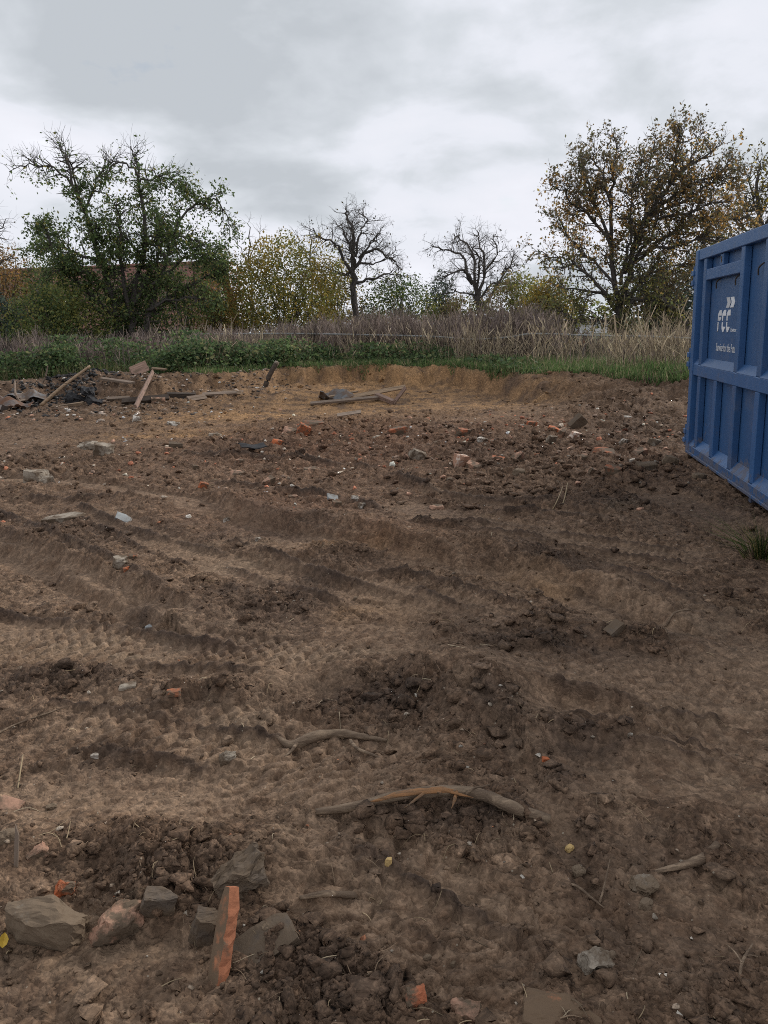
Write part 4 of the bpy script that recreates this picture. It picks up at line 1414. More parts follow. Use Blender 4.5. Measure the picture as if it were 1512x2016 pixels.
def blades(name, label, X, Y, Hh, cols, w, seed, wd=0.012):
    rg = np.random.default_rng(seed)
    n = len(X)
    z = gheight(X, Y)
    p = np.stack([X, Y, z - 0.01], 1)
    d = rg.normal(size=(n, 3)) * 0.35
    d[:, 2] = 1
    tip = p + d * Hh[:, None]
    a = rg.random(n) * math.pi
    s = np.stack([np.cos(a), np.sin(a), 0 * a], 1) * wd
    V = np.stack([p - s, p + s, tip], 1).reshape(-1, 3)
    i = np.arange(n) * 3
    o = link(name, strip_mesh(name, V, np.stack([i, i + 1, i + 2], 1), np.repeat(palette(n, cols, w, rg), 3, 0), M['leaf']))
    tag(o, label, 'grass', kind='stuff')
    return o


q = band(42000, 380, 1440, -0.15, 4.5, rng, lambda q, t: np.clip(0.7 + 0.8 * pn(q, 1.3, 7), 0.1, 1) * np.clip(1.2 - t * 0.2, 0.2, 1))
blades('grass', 'short bright green grass strip behind the dug bank', q[:, 0], q[:, 1], 0.06 + 0.17 * rng.random(len(q)), [(0.075, 0.125, 0.040), (0.06, 0.098, 0.034), (0.12, 0.145, 0.06), (0.24, 0.20, 0.12)], [4, 3, 2, 1.5], 9)
q = band(9000, -140, 420, 0.2, 6.0, rng)
blades('undergrowth', 'dull grass below the nettles on the left', q[:, 0], q[:, 1], 0.15 + 0.35 * rng.random(len(q)), [(0.050, 0.075, 0.022), (0.07, 0.075, 0.03), (0.15, 0.12, 0.07)], [3, 2, 2], 10, 0.014)


# ------------------------------------------------------------------ blue roll-off container
C0 = G(1350, 890, 0.08)
vp = ray(997, 640)
vp[2] = 0
vp = vp / np.linalg.norm(vp)
UX = -vp                                   # along the side, towards the camera
OXV = np.array([-vp[1], vp[0], 0])         # out of the visible side
C0 = C0 - OXV * 0.08 + np.array([0, 0, 0.025])
con = empty('roll_off_container', tuple(C0))
# local axes: x along the length towards the camera, -y out of the visible side, z up
con.matrix_world = Matrix.Translation(Vector(C0)) @ Matrix(((UX[0], -OXV[0], 0, 0), (UX[1], -OXV[1], 0, 0), (0, 0, 1, 0), (0, 0, 0, 1)))
tag(con, 'big blue steel roll-off container with white lettering at the right border', 'container')
LEN, WID, HGT, PJ = 6.4, 2.4, 2.21, 0.075


def cb(name, u0, u1, o0, o1, z0, z1, bevel=0.006, parent=None, mat='blue'):
    """box in container coordinates: u along, o outwards from the side sheet, z up"""
    return box(name, (u0, -o1, z0), (u1, -o0, z1), M[mat], parent or con, bevel)


def shell():
    bm = bmesh.new()
    u0, u1, t = 0.09, LEN - 0.09, 0.035
    for (a, b, c, d, e, f) in ((u0, u1, 0.0, t, 0.05, HGT - 0.06), (u0, u1, WID - t, WID, 0.05, HGT - 0.06), (u0, u0 + t, t + 0.002, WID - t - 0.002, 0.05, HGT - 0.06),
                               (u1 - t, u1, t + 0.002, WID - t - 0.002, 0.05, HGT - 0.06), (u0 + t + 0.002, u1 - t - 0.002, t + 0.002, WID - t - 0.002, 0.06, 0.1)):
        v = [bm.verts.new((x, y, z)) for x in (a, b) for y in (c, d) for z in (e, f)]
        for q in ((0, 1, 3, 2), (4, 6, 7, 5), (0, 4, 5, 1), (2, 3, 7, 6), (0, 2, 6, 4), (1, 5, 7, 3)):
            bm.faces.new([v[i] for i in q])
    me = bpy.data.meshes.new('body_sheet')
    bm.to_mesh(me)
    bm.free()
    me.materials.append(M['blue'])
    return me


link('body_sheet', shell(), None, con)


def ledge(name, u0, u1, zi, zo):
    """sloping ledge: from the sheet at height zi down to the rail edge at height zo"""
    v = [(u0, -0.004, zi), (u1, -0.004, zi), (u1, -PJ + 0.004, zo), (u0, -PJ + 0.004, zo), (u0, -0.004, zo - 0.02), (u1, -0.004, zo - 0.02), (u1, -PJ + 0.004, zo - 0.02), (u0, -PJ + 0.004, zo - 0.02)]
    return prism(name, v, [(3, 2, 1, 0), (4, 5, 6, 7), (0, 1, 5, 4), (1, 2, 6, 5), (2, 3, 7, 6), (3, 0, 4, 7)], M['blue'], con)


# corner posts, rails
cb('corner_post', -0.02, 0.10, -0.16, 0.085, -0.03, HGT - 0.002)
cb('corner_post', LEN - 0.10, LEN, -0.16, 0.085, -0.03, HGT - 0.002)
cb('top_rail', 0.102, LEN - 0.102, -0.07, PJ, HGT - 0.11, HGT)
cb('bottom_rail', 0.102, LEN - 0.102, -0.05, PJ + 0.004, 0.0, 0.085)
cb('bottom_lip', 0.102, LEN - 0.102, PJ + 0.006, PJ + 0.03, -0.012, 0.018, 0.004)
cb('middle_rail', 0.102, LEN - 0.102, 0.002, PJ - 0.003, 0.87, 0.99)
for o0, o1 in ((-WID - 0.07, -WID + 0.07),):
    cb('top_rail', 0.0, LEN, o0, o1, HGT - 0.11, HGT)
    cb('bottom_rail', 0.0, LEN, o0, o1, 0.0, 0.085)
cb('end_rail', -0.01, 0.12, -WID + 0.072, -0.162, HGT - 0.12, HGT - 0.01)
cb('corner_post', -0.02, 0.10, -WID - 0.07, -WID + 0.07, -0.03, HGT - 0.112)
PER = 0.672
ribs = [0.30 + PER * i for i in range(9)]
for i, u in enumerate(ribs):
    cb('side_rib', u, u + 0.11, 0.003, PJ - 0.008, 0.087, 0.868)
    if i != 1:
        cb('side_rib', u, u + 0.11, 0.003, PJ - 0.008, 0.992, HGT - 0.112)
edges = [0.102] + [e for u in ribs for e in (u + 0.001, u + 0.109)] + [LEN - 0.102]
for i in range(0, len(edges), 2):
    ledge('lower_ledge', edges[i], edges[i + 1], 0.165, 0.086)
    if i != 2 and i != 4:
        ledge('middle_ledge', edges[i], edges[i + 1], 1.065, 0.992)
ledge('middle_ledge', ribs[0] + 0.109, ribs[2] + 0.001, 1.065, 0.992)
# frame above the lettering, with slotted plate
cb('cross_beam', ribs[0] + 0.112, ribs[2] - 0.002, 0.003, PJ - 0.012, 1.875, 1.985)
pl = cb('slotted_plate', 0.90, 1.01, 0.003, PJ - 0.02, 1.987, HGT - 0.112)
cb('slot', 0.935, 0.962, PJ - 0.021, PJ - 0.017, 2.015, 2.075, 0.0, con, 'wood_dark')
# tarpaulin hooks: bent rods
for u, z in ((0.72, 1.83), (1.40, 1.83), (2.06, 1.88), (2.75, 1.88), (3.45, 1.88), (4.1, 1.88)):
    p = spline([(u + 0.05, -0.004, z + 0.045), (u + 0.03, -0.03, z + 0.02), (u, -0.034, z - 0.005), (u - 0.004, -0.03, z - 0.055)], 4)
    link('tarp_hook', mesh_np('tarp_hook', *tubes([(p, np.full(len(p), 0.007))], 6), True), M['wood_dark'], con)
# door hinges on the far corner
for z in (1.93, 1.04, 0.17):
    h = empty('hinge')
    h.parent = con
    h.location = (-0.075, -0.06, z)
    p = np.array([(0, 0, -0.12), (0, 0, 0), (0, 0, 0.12)])
    link('hinge_pin', mesh_np('hinge_pin', *tubes([(p, np.array([0.028, 0.028, 0.028]))], 8), True), M['blue'], h)
    for dz in (-0.06, 0.045):
        box('hinge_strap', (-0.045, -0.04, dz - 0.028), (0.054, 0.035, dz + 0.028), M['blue'], h, 0.005)
# small bracket between post and first rib
cb('bracket', 0.102, 0.298, 0.003, 0.03, 0.50, 0.52)
# feet and runners under the floor
for u in (0.30, 0.98, 1.65, 2.32, 3.0, 3.66, 4.3, 5.0):
    cb('stub_foot', u + 0.02, u + 0.075, 0.0, 0.06, -0.085, -0.014, 0.004)
for o in (-0.55, -1.75):
    cb('skid_rail', 0.05, LEN - 0.05, o - 0.09, o + 0.09, -0.16, -0.002)
for o in (-0.30, -2.05):
    r = link('roller', mesh_np('roller', *tubes([(np.array([(0.45, -o - 0.13, -0.05), (0.45, -o, -0.05), (0.45, -o + 0.13, -0.05)]), np.array([0.1, 0.1, 0.1]))], 16), True), M['steel'], con)


# lettering
def poly(name, pts_list, parent, off=0.004):
    V, Fc = [], []
    for pts in pts_list:
        b = len(V)
        V += [(u, -off, z) for u, z in pts] + [(u, -0.0015, z) for u, z in pts]
        n = len(pts)
        Fc.append(tuple(b + i for i in range(n)))
        Fc.append(tuple(b + n + i for i in reversed(range(n))))
        for i in range(n):
            j = (i + 1) % n
            Fc.append((b + i, b + n + i, b + n + j, b + j))
    return prism(name, V, Fc, M['white_paint'], parent)


logo = empty('logo')
logo.parent = con
logo['label'] = 'white FCC logo with two chevrons'
lx, lz, sw_, sh2 = 0.735, 1.345, 0.0052, 0.00107     # metres per unit; letter box 0..100 wide, 0..200 high


def LP(pts):
    return [(lx + a * sw_, lz + b * sh2) for a, b in pts]


def letterF(a):
    return [LP([(a + 2, 104), (a + 8, 104), (a + 8, 150), (a + 27, 150), (a + 27, 200), (a + 12, 200), (a + 2, 165)]),
            LP([(a + 11, 104), (a + 20, 104), (a + 25, 120), (a + 25, 138), (a + 11, 138)]),
            LP([(a + 1, 0), (a + 8, 14), (a + 8, 90), (a + 1.5, 90)])]


def letterC(a):
    return [LP([(a + 1, 104), (a + 8, 104), (a + 8, 148), (a + 26, 148), (a + 26, 200), (a + 11, 200), (a + 1, 165)]),
            LP([(a + 1, 90), (a + 8, 90), (a + 8, 48), (a + 25, 48), (a + 25, 40), (a + 15, 0), (a + 8, 0), (a + 1, 36)])]


for name, sh in (('letter', letterF(0)), ('letter', letterC(31)), ('letter', letterC(62))):
    poly(name, sh, logo)
for a in (54, 82):
    poly('chevron', [LP([(a, 310), (a + 22, 310), (a + 30, 264), (a + 22, 218), (a, 218), (a + 9, 264)])], logo)


def text(body, name, u, z, width, height, parent):
    cu = bpy.data.curves.new(name, 'FONT')
    cu.body = body
    cu.size = 1.0
    cu.extrude = 0.002
    t = bpy.data.objects.new(name, cu)
    COL.objects.link(t)
    bpy.context.view_layer.update()
    dg = bpy.context.evaluated_depsgraph_get()
    me = bpy.data.meshes.new_from_object(t.evaluated_get(dg))
    bpy.data.objects.remove(t)
    n = len(me.vertices)
    co = np.zeros(n * 3, np.float32)
    me.vertices.foreach_get('co', co)
    co = co.reshape(-1, 3)
    w = co[:, 0].max() - co[:, 0].min()
    hgt = co[:, 1].max() - co[:, 1].min()
    x = (co[:, 0] - co[:, 0].min()) / w * width + u
    zz_ = (co[:, 1] - co[:, 1].min()) / hgt * height + z
    y = -0.003 - co[:, 2] * 0.5
    me.vertices.foreach_set('co', np.stack([x, y, zz_], 1).astype(np.float32).ravel())
    me.materials.clear()
    me.materials.append(M['white_paint'])
    me.update()
    return link(name, me, None, parent)


text('Environment', 'lettering', 1.235, 1.35, 0.29, 0.036, con)
text('Service for the Future', 'lettering', 0.745, 1.155, 0.76, 0.078, con)


# ------------------------------------------------------------------ rubble, clods and litter
rng = np.random.default_rng(101)


def block_mesh(name, size, seed, mat, cuts=3, rough=0.06, rnd=0.0, chips=2, smooth=False):
    """a broken block: box rounded by rnd, corners chipped off, surface uneven"""
    rg = random.Random(seed)
    bm = bmesh.new()
    bmesh.ops.create_cube(bm, size=1.0)
    bmesh.ops.subdivide_edges(bm, edges=bm.edges[:], cuts=cuts, use_grid_fill=True)
    for v in bm.verts:
        if rnd:
            v.co = v.co.lerp(v.co.normalized() * 0.56, rnd)
    for _ in range(chips + 1):
        n = Vector((rg.choice((-1, 1)) * (0.5 + rg.random()), rg.choice((-1, 1)) * (0.5 + rg.random()), rg.choice((-1, 1)) * (0.2 + rg.random()))).normalized()
        lim = 0.44 + 0.16 * rg.random()
        for v in bm.verts:
            d = v.co.dot(n) - lim
            if d > 0:
                v.co -= n * d
    of = Vector((seed * 1.7 % 91, seed * 3.1 % 57, seed * 0.7 % 33))
    S = Vector(size)
    m = min(size)
    for v in bm.verts:
        n1_ = mnoise.noise_vector(v.co * 2.3 + of)
        n2_ = mnoise.noise_vector(v.co * 6.0 + of)
        n4_ = mnoise.noise_vector(v.co * 34.0 + of)
        n3_ = mnoise.noise_vector(v.co * 15.0 + of)
        v.co = Vector((v.co.x * S.x, v.co.y * S.y, v.co.z * S.z)) + (n1_ * rough + n2_ * rough * 0.5 + n3_ * rough * 0.32 + n4_ * rough * 0.2) * m * 1.6
    me = bpy.data.meshes.new(name)
    bm.to_mesh(me)
    bm.free()
    if smooth:
        me.polygons.foreach_set('use_smooth', np.ones(len(me.polygons), bool))
    me.materials.append(M[mat])
    return me


def put(name, label, cat, px, py, wpx, hpx, mat, rot=(0, 0, 0), seed=0, thick=None, depth=None, sink=0.25, group=None, **kw):
    """a loose piece seen at a photo pixel; its size follows from its size in pixels at that distance"""
    p = GT(px, py + hpx * 0.35)
    d = math.sqrt((p - CAM) @ (p - CAM))
    w = wpx / F * d
    h = hpx / F * d
    size = (w, depth if depth else w * 0.65, thick if thick else h)
    me = block_mesh(name, size, seed + int(px) + int(py), mat, **kw)
    o = link(name, me)
    o.location = (p[0], p[1] + size[1] * 0.25, p[2] + h * (0.5 - sink))
    o.rotation_euler = tuple(math.radians(a) for a in rot)
    tag(o, label, cat, group)
    return o


# --- pieces lying in the middle distance: (px, py, w, h, kind, label)
K = {'brick': ('brick', 'brick', dict(chips=2, rough=0.05)), 'clean': ('brick_clean', 'brick', dict(chips=3, rough=0.06)), 'pink': ('brick_pink', 'brick', dict(chips=2, rough=0.05)),
     'plaster': ('plaster', 'brick', dict(chips=3, rough=0.06)), 'conc': ('concrete', 'rubble', dict(chips=4, rough=0.08)), 'white': ('white_bit', 'rubble', dict(chips=4, rough=0.08)),
     'slab': ('stone_dark', 'slab', dict(chips=3, rough=0.06)), 'slate': ('slate', 'slate', dict(chips=3, rough=0.03)), 'stone': ('stone_grey', 'stone', dict(chips=3, rough=0.09, rnd=0.5)), 'tan': ('brick_pink', 'stone', dict(chips=3, rough=0.08, rnd=0.3))}
NM = {'brick': 'brick_fragment', 'clean': 'brick_fragment', 'pink': 'brick_fragment', 'plaster': 'plastered_brick', 'conc': 'concrete_chunk', 'white': 'white_rubble', 'slab': 'stone_slab', 'slate': 'slate_piece', 'stone': 'stone', 'tan': 'tan_stone'}
ITEMS = [
    (596, 846, 22, 26, 'clean', 'orange-red brick standing on its corner left of the middle of the rubble', (20, 30, 25)),
    (544, 873, 22, 18, 'clean', 'orange brick bit at the left end of the brick rubble', (10, 15, 50)),
    (617, 838, 40, 12, 'brick', 'flat reddish brick just behind the upturned orange brick', (5, 4, 10)),
    (569, 849, 30, 14, 'pink', 'dusty brick half buried beside the upturned orange brick', (12, 8, -30)),
    (783, 851, 36, 22, 'brick', 'muddy brick with a pale plaster edge in the middle of the rubble', (8, -6, 15)),
    (744, 860, 26, 14, 'conc', 'grey concrete bit in the middle of the brick rubble', (10, 12, 40)),
    (822, 897, 36, 26, 'conc', 'brown wedge of concrete pointing up in the middle of the site', (12, 28, 20)),
    (907, 908, 26, 28, 'plaster', 'pale plastered brick end, brightest lump right of the concrete wedge', (8, 14, 25)),
    (934, 919, 30, 14, 'pink', 'pinkish brick lying against the pale plastered brick end', (10, 22, -25)),
    (948, 868, 20, 16, 'white', 'white plaster crumb behind the pale plastered brick end', (15, 10, 30)),
    (977, 871, 24, 12, 'brick', 'dull red brick right of the white plaster crumb', (6, -8, 15)),
    (915, 846, 30, 16, 'brick', 'dark red brick near the back of the rubble, right of centre', (8, 8, 35)),
    (614, 929, 34, 12, 'tan', 'flat beige stone alone left of the middle of the site', (4, 4, 20)),
    (527, 950, 26, 16, 'pink', 'small tan brick bit left of the flat beige stone', (10, -14, 40)),
    (655, 979, 24, 20, 'slate', 'light grey slate tilted towards the viewer near the centre', (42, 20, 30)),
    (663, 989, 18, 12, 'pink', 'tan brick crumb touching the tilted grey slate', (10, 5, 10)),
    (699, 984, 14, 9, 'white', 'small white stone just right of the tilted grey slate', (5, 5, 10)),
    (713, 993, 18, 10, 'white', 'white stone pair member nearest the viewer by the grey slate', (5, 5, 60)),
    (885, 941, 16, 10, 'conc', 'pale grey pebble of concrete below the pale plastered brick', (5, 5, 30)),
    (577, 977, 18, 7, 'tan', 'thin beige flake left of the tilted grey slate', (4, 3, 20)),
    (860, 999, 28, 7, 'tan', 'flat yellowish flake beside the fine track lines', (3, 2, 5)),
    (1049, 837, 20, 12, 'clean', 'clean red brick at the back of the right-hand rubble', (5, 4, 12)),
    (1091, 846, 22, 12, 'clean', 'orange brick lying slanted left of the red and white brick', (8, 18, -25)),
    (1131, 858, 22, 18, 'plaster', 'red and white brick corner, brightest piece of the right-hand rubble', (12, 12, 30)),
    (1110, 852, 18, 16, 'pink', 'muddy brick bit between the orange and the red and white brick', (15, -12, 40)),
    (1138, 833, 22, 30, 'slab', 'thin brown slab standing upright behind the red and white brick', (25, 40, 30)),
    (1189, 891, 40, 14, 'brick', 'long red roof tile piece lying in the right-hand rubble', (12, 12, -10)),
    (1208, 927, 30, 18, 'brick', 'dark red brick in front of the long tile piece', (10, 10, -35)),
    (1260, 893, 26, 16, 'pink', 'tan brick behind the white strip near the container', (12, -16, 25)),
    (1256, 905, 34, 5, 'white', 'narrow white strip lying level near the container', (2, 2, 4)),
    (1290, 909, 10, 10, 'white', 'white chip at the right end of the white strip', (20, 25, 20)),
    (1321, 914, 28, 20, 'stone', 'rounded beige stone nearest the container corner', (5, 20, -20)),
    (1274, 922, 34, 14, 'slab', 'long grey-brown block below the white strip', (4, 3, 6)),
    (1228, 876, 20, 18, 'white', 'white broken bits behind the long red roof tile piece', (20, 10, 45)),
    (1165, 929, 16, 16, 'pink', 'pale pink brick end left of the dark red brick', (20, 20, 30)),
    (1379, 939, 26, 14, 'stone', 'grey stone in the shade below the container', (5, 5, 20)),
    (1022, 902, 22, 28, 'pink', 'brown shard standing upright in the middle of the right-hand rubble', (18, -38, 25)),
    (986, 904, 34, 8, 'clean', 'thin red tile sliver left of the upright brown shard', (4, 10, -12)),
    (1022, 932, 24, 16, 'stone', 'muddy stone below the upright brown shard', (8, 5, 30)),
    (1123, 899, 12, 9, 'white', 'tiny white stone between upright shard and long tile piece', (10, 10, 30)),
    (1085, 870, 18, 18, 'conc', 'grey-brown rubble lump left of the red and white brick', (10, 10, 20)),
    (1027, 839, 10, 5, 'white', 'white crumb beside the clean red brick', (5, 5, 5)),
    (1236, 817, 12, 5, 'white', 'white crumb on the dark heap left of the container', (5, 5, 5)),
    (1145, 905, 26, 10, 'tan', 'flat tan stone left of the long tile piece', (10, -12, 15)),
    (1290, 870, 22, 12, 'conc', 'muddy concrete bit left of the container corner', (10, 10, 40)),
    (270, 829, 16, 12, 'white', 'white brick bit on the sandy ground at left', (5, 10, 20)),
    (338, 835, 24, 8, 'white', 'long white chip on the sandy ground at left', (4, 8, -14)),
    (203, 889, 36, 30, 'conc', 'large angular concrete chunk with a pale top at left', (10, 14, 25)),
    (174, 880, 34, 18, 'conc', 'brown concrete chunk left of the pale-topped one', (8, -14, 10)),
    (70, 941, 40, 28, 'conc', 'big brown concrete lump at the left side of the site', (6, 10, 20)),
    (92, 950, 24, 20, 'conc', 'smaller lump right of the big brown concrete lump', (10, -10, 35)),
    (400, 960, 16, 16, 'clean', 'bright orange brick bit alone at left of centre', (20, 20, 30)),
    (470, 911, 16, 14, 'pink', 'pinkish stone right of the dark hole at left', (10, 10, 30)),
    (470, 931, 34, 11, 'tan', 'flat tan stone below the pinkish stone', (5, 8, 10)),
    (346, 879, 26, 14, 'slab', 'dull brown block at the edge of the light sand streak', (8, 4, 10)),
    (331, 885, 14, 14, 'pink', 'rusty brick crumb left of the dull brown block', (10, 10, 30)),
    (385, 923, 12, 9, 'brick', 'small red-brown stone above the bright orange brick bit', (10, 10, 30)),
    (309, 770, 24, 14, 'pink', 'pale brick on the board pile at left', (10, 5, 10)),
    (424, 857, 24, 9, 'conc', 'flat brown chunk on the sandy track left of centre', (5, 5, 20)),
    (243, 1019, 30, 22, 'slate', 'grey slate stuck upright in the mud at left', (38, 35, 20)),
    (125, 1021, 70, 9, 'conc', 'long flat muddy slab left of the upright slate', (3, -4, -6)),
    (259, 1097, 18, 11, 'clean', 'bright red brick bit in the mud below the slate', (10, 5, 10)),
    (237, 1108, 26, 18, 'conc', 'pale crumbling mortar lump beside the bright red brick bit', (10, 5, 30)),
    (248, 1118, 12, 8, 'clean', 'second smaller red brick bit under the mortar lump', (10, 5, 30)),
    (445, 1023, 12, 9, 'white', 'small white stone right of the upright slate', (5, 5, 30)),
    (508, 1062, 11, 9, 'white', 'small pale pebble on the ribbed track left of centre', (5, 5, 30)),
    (828, 1021, 18, 13, 'brick', 'red-brown lump beside the fine track lines', (10, 10, 30)),
    (294, 1232, 18, 12, 'slate', 'small grey stone beside the dark hole in the left rut', (10, 10, 30)),
    (1213, 1237, 34, 20, 'slab', 'dark wood-like clod sticking up on the bank of dark clods', (10, -32, 20)),
    (343, 1381, 26, 9, 'clean', 'thin orange tile sliver in the dark clods at left', (5, 4, 5)),
    (250, 1352, 30, 8, 'conc', 'flat grey flake left of the thin orange tile sliver', (5, 4, 12)),
    (1074, 1497, 14, 8, 'clean', 'small red brick crumb in the black clods at right', (5, 20, 20)),
    (185, 1489, 13, 9, 'white', 'white pebble beside the black clods at left', (5, 5, 30)),
    (1240, 1450, 11, 9, 'white', 'tiny white pebble in the right-hand rut', (5, 5, 30)),
    (700, 1178, 10, 8, 'stone', 'small grey pebble on the bare patch in the middle', (5, 5, 30)),
]
for i, it in enumerate(ITEMS):
    px, py, w, h, kind, lb, rot = it
    mat, cat, kw = K[kind]
    put(NM[kind], lb, cat, px, py, w, h, mat, rot, seed=i * 13, thick=None if kind != 'slate' else 0.02, **kw)

# --- foreground pieces
FG = [
    ('stone_block', 'large grey stone block in the lower left corner', 'stone', 88, 1822, 138, 118, 'stone_grey', (22, 8, -8), dict(cuts=5, rough=0.045, rnd=0.16, chips=4, depth=0.12, sink=0.18)),
    ('brick_fragment', 'rounded red brick bit resting behind the large grey stone block', 'brick', 127, 1752, 38, 40, 'brick_clean', (20, 15, 20), dict(cuts=4, rough=0.09, rnd=0.45, chips=3, sink=0.2)),
    ('broken_brick', 'mud-caked broken brick right of the large grey stone block', 'brick', 226, 1826, 86, 84, 'brick_pink', (30, 22, 35), dict(cuts=4, rough=0.07, chips=4, sink=0.2)),
    ('brick_fragment', 'small red crumb on top of the mud-caked broken brick', 'brick', 234, 1771, 16, 12, 'brick_clean', (10, 10, 10), dict(cuts=2, rough=0.1, rnd=0.4, chips=2)),
    ('stone_slab', 'brown slab leaning beside the dark hole at lower left', 'slab', 312, 1785, 66, 96, 'stone_dark', (25, 18, 12), dict(cuts=4, rough=0.06, chips=3, depth=0.05, sink=0.15)),
    ('stone_slab', 'muddy slab standing left of the orange roof tile shard', 'slab', 408, 1830, 62, 112, 'stone_dark', (20, 20, 10), dict(cuts=4, rough=0.06, chips=3, depth=0.055, sink=0.15)),
    ('tile_slab', 'grey-brown tile slab lying right of the orange roof tile shard', 'tile', 520, 1862, 128, 44, 'stone_dark', (18, -24, 22), dict(cuts=4, rough=0.03, chips=2, depth=0.13, thick=0.03, sink=0.3)),
    ('clod_block', 'big dark clod with a hollow below it at lower left', 'clod', 470, 1726, 104, 66, 'stone_dark', (12, -14, 15), dict(cuts=5, rough=0.10, chips=4, sink=0.2)),
    ('brick_fragment', 'half brick with a red corner at the bottom edge of the picture', 'brick', 818, 1962, 40, 44, 'brick', (15, 8, 20), dict(cuts=4, rough=0.07, chips=3, sink=0.25)),
    ('brick_fragment', 'muddy brick lump at the bottom edge right of the half brick', 'brick', 916, 1990, 56, 48, 'brick_pink', (15, 8, -20), dict(cuts=4, rough=0.08, chips=3, sink=0.25)),
    ('stone_slab', 'flat muddy slab with an orange corner at the bottom edge', 'slab', 1110, 1985, 150, 60, 'brick_muddy', (14, 10, -14), dict(cuts=5, rough=0.05, chips=3, depth=0.12, thick=0.06, sink=0.8)),
    ('stone', 'pale flat stone above the flat muddy slab at the bottom', 'stone', 1172, 1888, 62, 48, 'concrete', (28, 14, 20), dict(cuts=4, rough=0.08, rnd=0.25, chips=3, sink=0.35)),
    ('stone', 'angular brown stone in the lower right', 'stone', 1270, 1746, 54, 30, 'stone_grey', (8, 8, 10), dict(cuts=4, rough=0.09, rnd=0.2, chips=3)),
    ('stone', 'round grey stone just below the angular brown stone', 'stone', 1272, 1781, 30, 26, 'stone_grey', (8, 8, 30), dict(cuts=4, rough=0.08, rnd=0.7, chips=1)),
    ('stone', 'pale stone left of the angular brown stone', 'stone', 1140, 1716, 30, 20, 'stone_grey', (8, 12, 30), dict(cuts=4, rough=0.1, rnd=0.4, chips=2)),
    ('ochre_stone', 'small square yellow stone left below the long branch', 'stone', 765, 1697, 15, 18, 'stone_ochre', (5, 5, 10), dict(cuts=2, rough=0.07, rnd=0.2, chips=2, sink=0.1)),
    ('ochre_stone', 'small yellow pebble right below the end of the long branch', 'stone', 1122, 1672, 20, 13, 'stone_ochre', (5, 5, 40), dict(cuts=3, rough=0.07, rnd=0.7, chips=1, sink=0.1)),
    ('tile_shard', 'orange tile shard at the left border halfway down the mud', 'tile', 14, 1586, 52, 18, 'brick_pink', (14, 16, -14), dict(cuts=3, rough=0.05, chips=3, thick=0.014)),
    ('stone', 'brown stone at the left border below the tile shard', 'stone', 12, 1655, 40, 34, 'stone_grey', (5, 5, 20), dict(cuts=4, rough=0.09, rnd=0.35, chips=2)),
    ('brick_fragment', 'tan chip right of the small standing wood lath', 'brick', 72, 1676, 34, 24, 'brick_pink', (15, -25, 20), dict(cuts=3, rough=0.07, chips=3)),
    ('stone', 'beige stone beside the tile shard at left', 'stone', 100, 1590, 22, 14, 'stone_grey', (5, 5, 20), dict(cuts=3, rough=0.09, rnd=0.4, chips=2)),
    ('stone', 'pale angular stone in the mud left of the long root', 'stone', 448, 1494, 34, 26, 'concrete', (12, 10, 25), dict(cuts=4, rough=0.09, rnd=0.2, chips=3)),
    ('stone', 'small round pebble left at the bottom, among the crumbs', 'stone', 842, 1885, 16, 14, 'stone_grey', (5, 5, 20), dict(cuts=3, rough=0.07, rnd=0.8, chips=0)),
    ('stone', 'small round pebble right of its twin near the bottom middle', 'stone', 892, 1888, 15, 14, 'stone_grey', (5, 5, 50), dict(cuts=3, rough=0.07, rnd=0.8, chips=0)),
    ('stone', 'pebble near the right end of the pale flat stone', 'stone', 1205, 1880, 18, 16, 'stone_grey', (5, 5, 50), dict(cuts=3, rough=0.07, rnd=0.8, chips=0)),
    ('stone', 'small knob of stone right of the tile slab at lower left', 'stone', 526, 1828, 26, 24, 'stone_grey', (5, 5, 50), dict(cuts=3, rough=0.09, rnd=0.7, chips=1)),
]
for i, (nm, lb, cat, px, py, w, h, mat, rot, kw) in enumerate(FG):
    kw['cuts'] = kw['cuts'] * 2 + 3
    kw['rough'] *= 1.25
    kw['sink'] = kw.get('sink', 0.25) + 0.1
    if 'depth' in kw:
        kw['depth'] *= 0.8
    put(nm, lb, cat, px, py, w * 0.82, h * 0.82, mat, rot, seed=500 + i * 7, **kw)


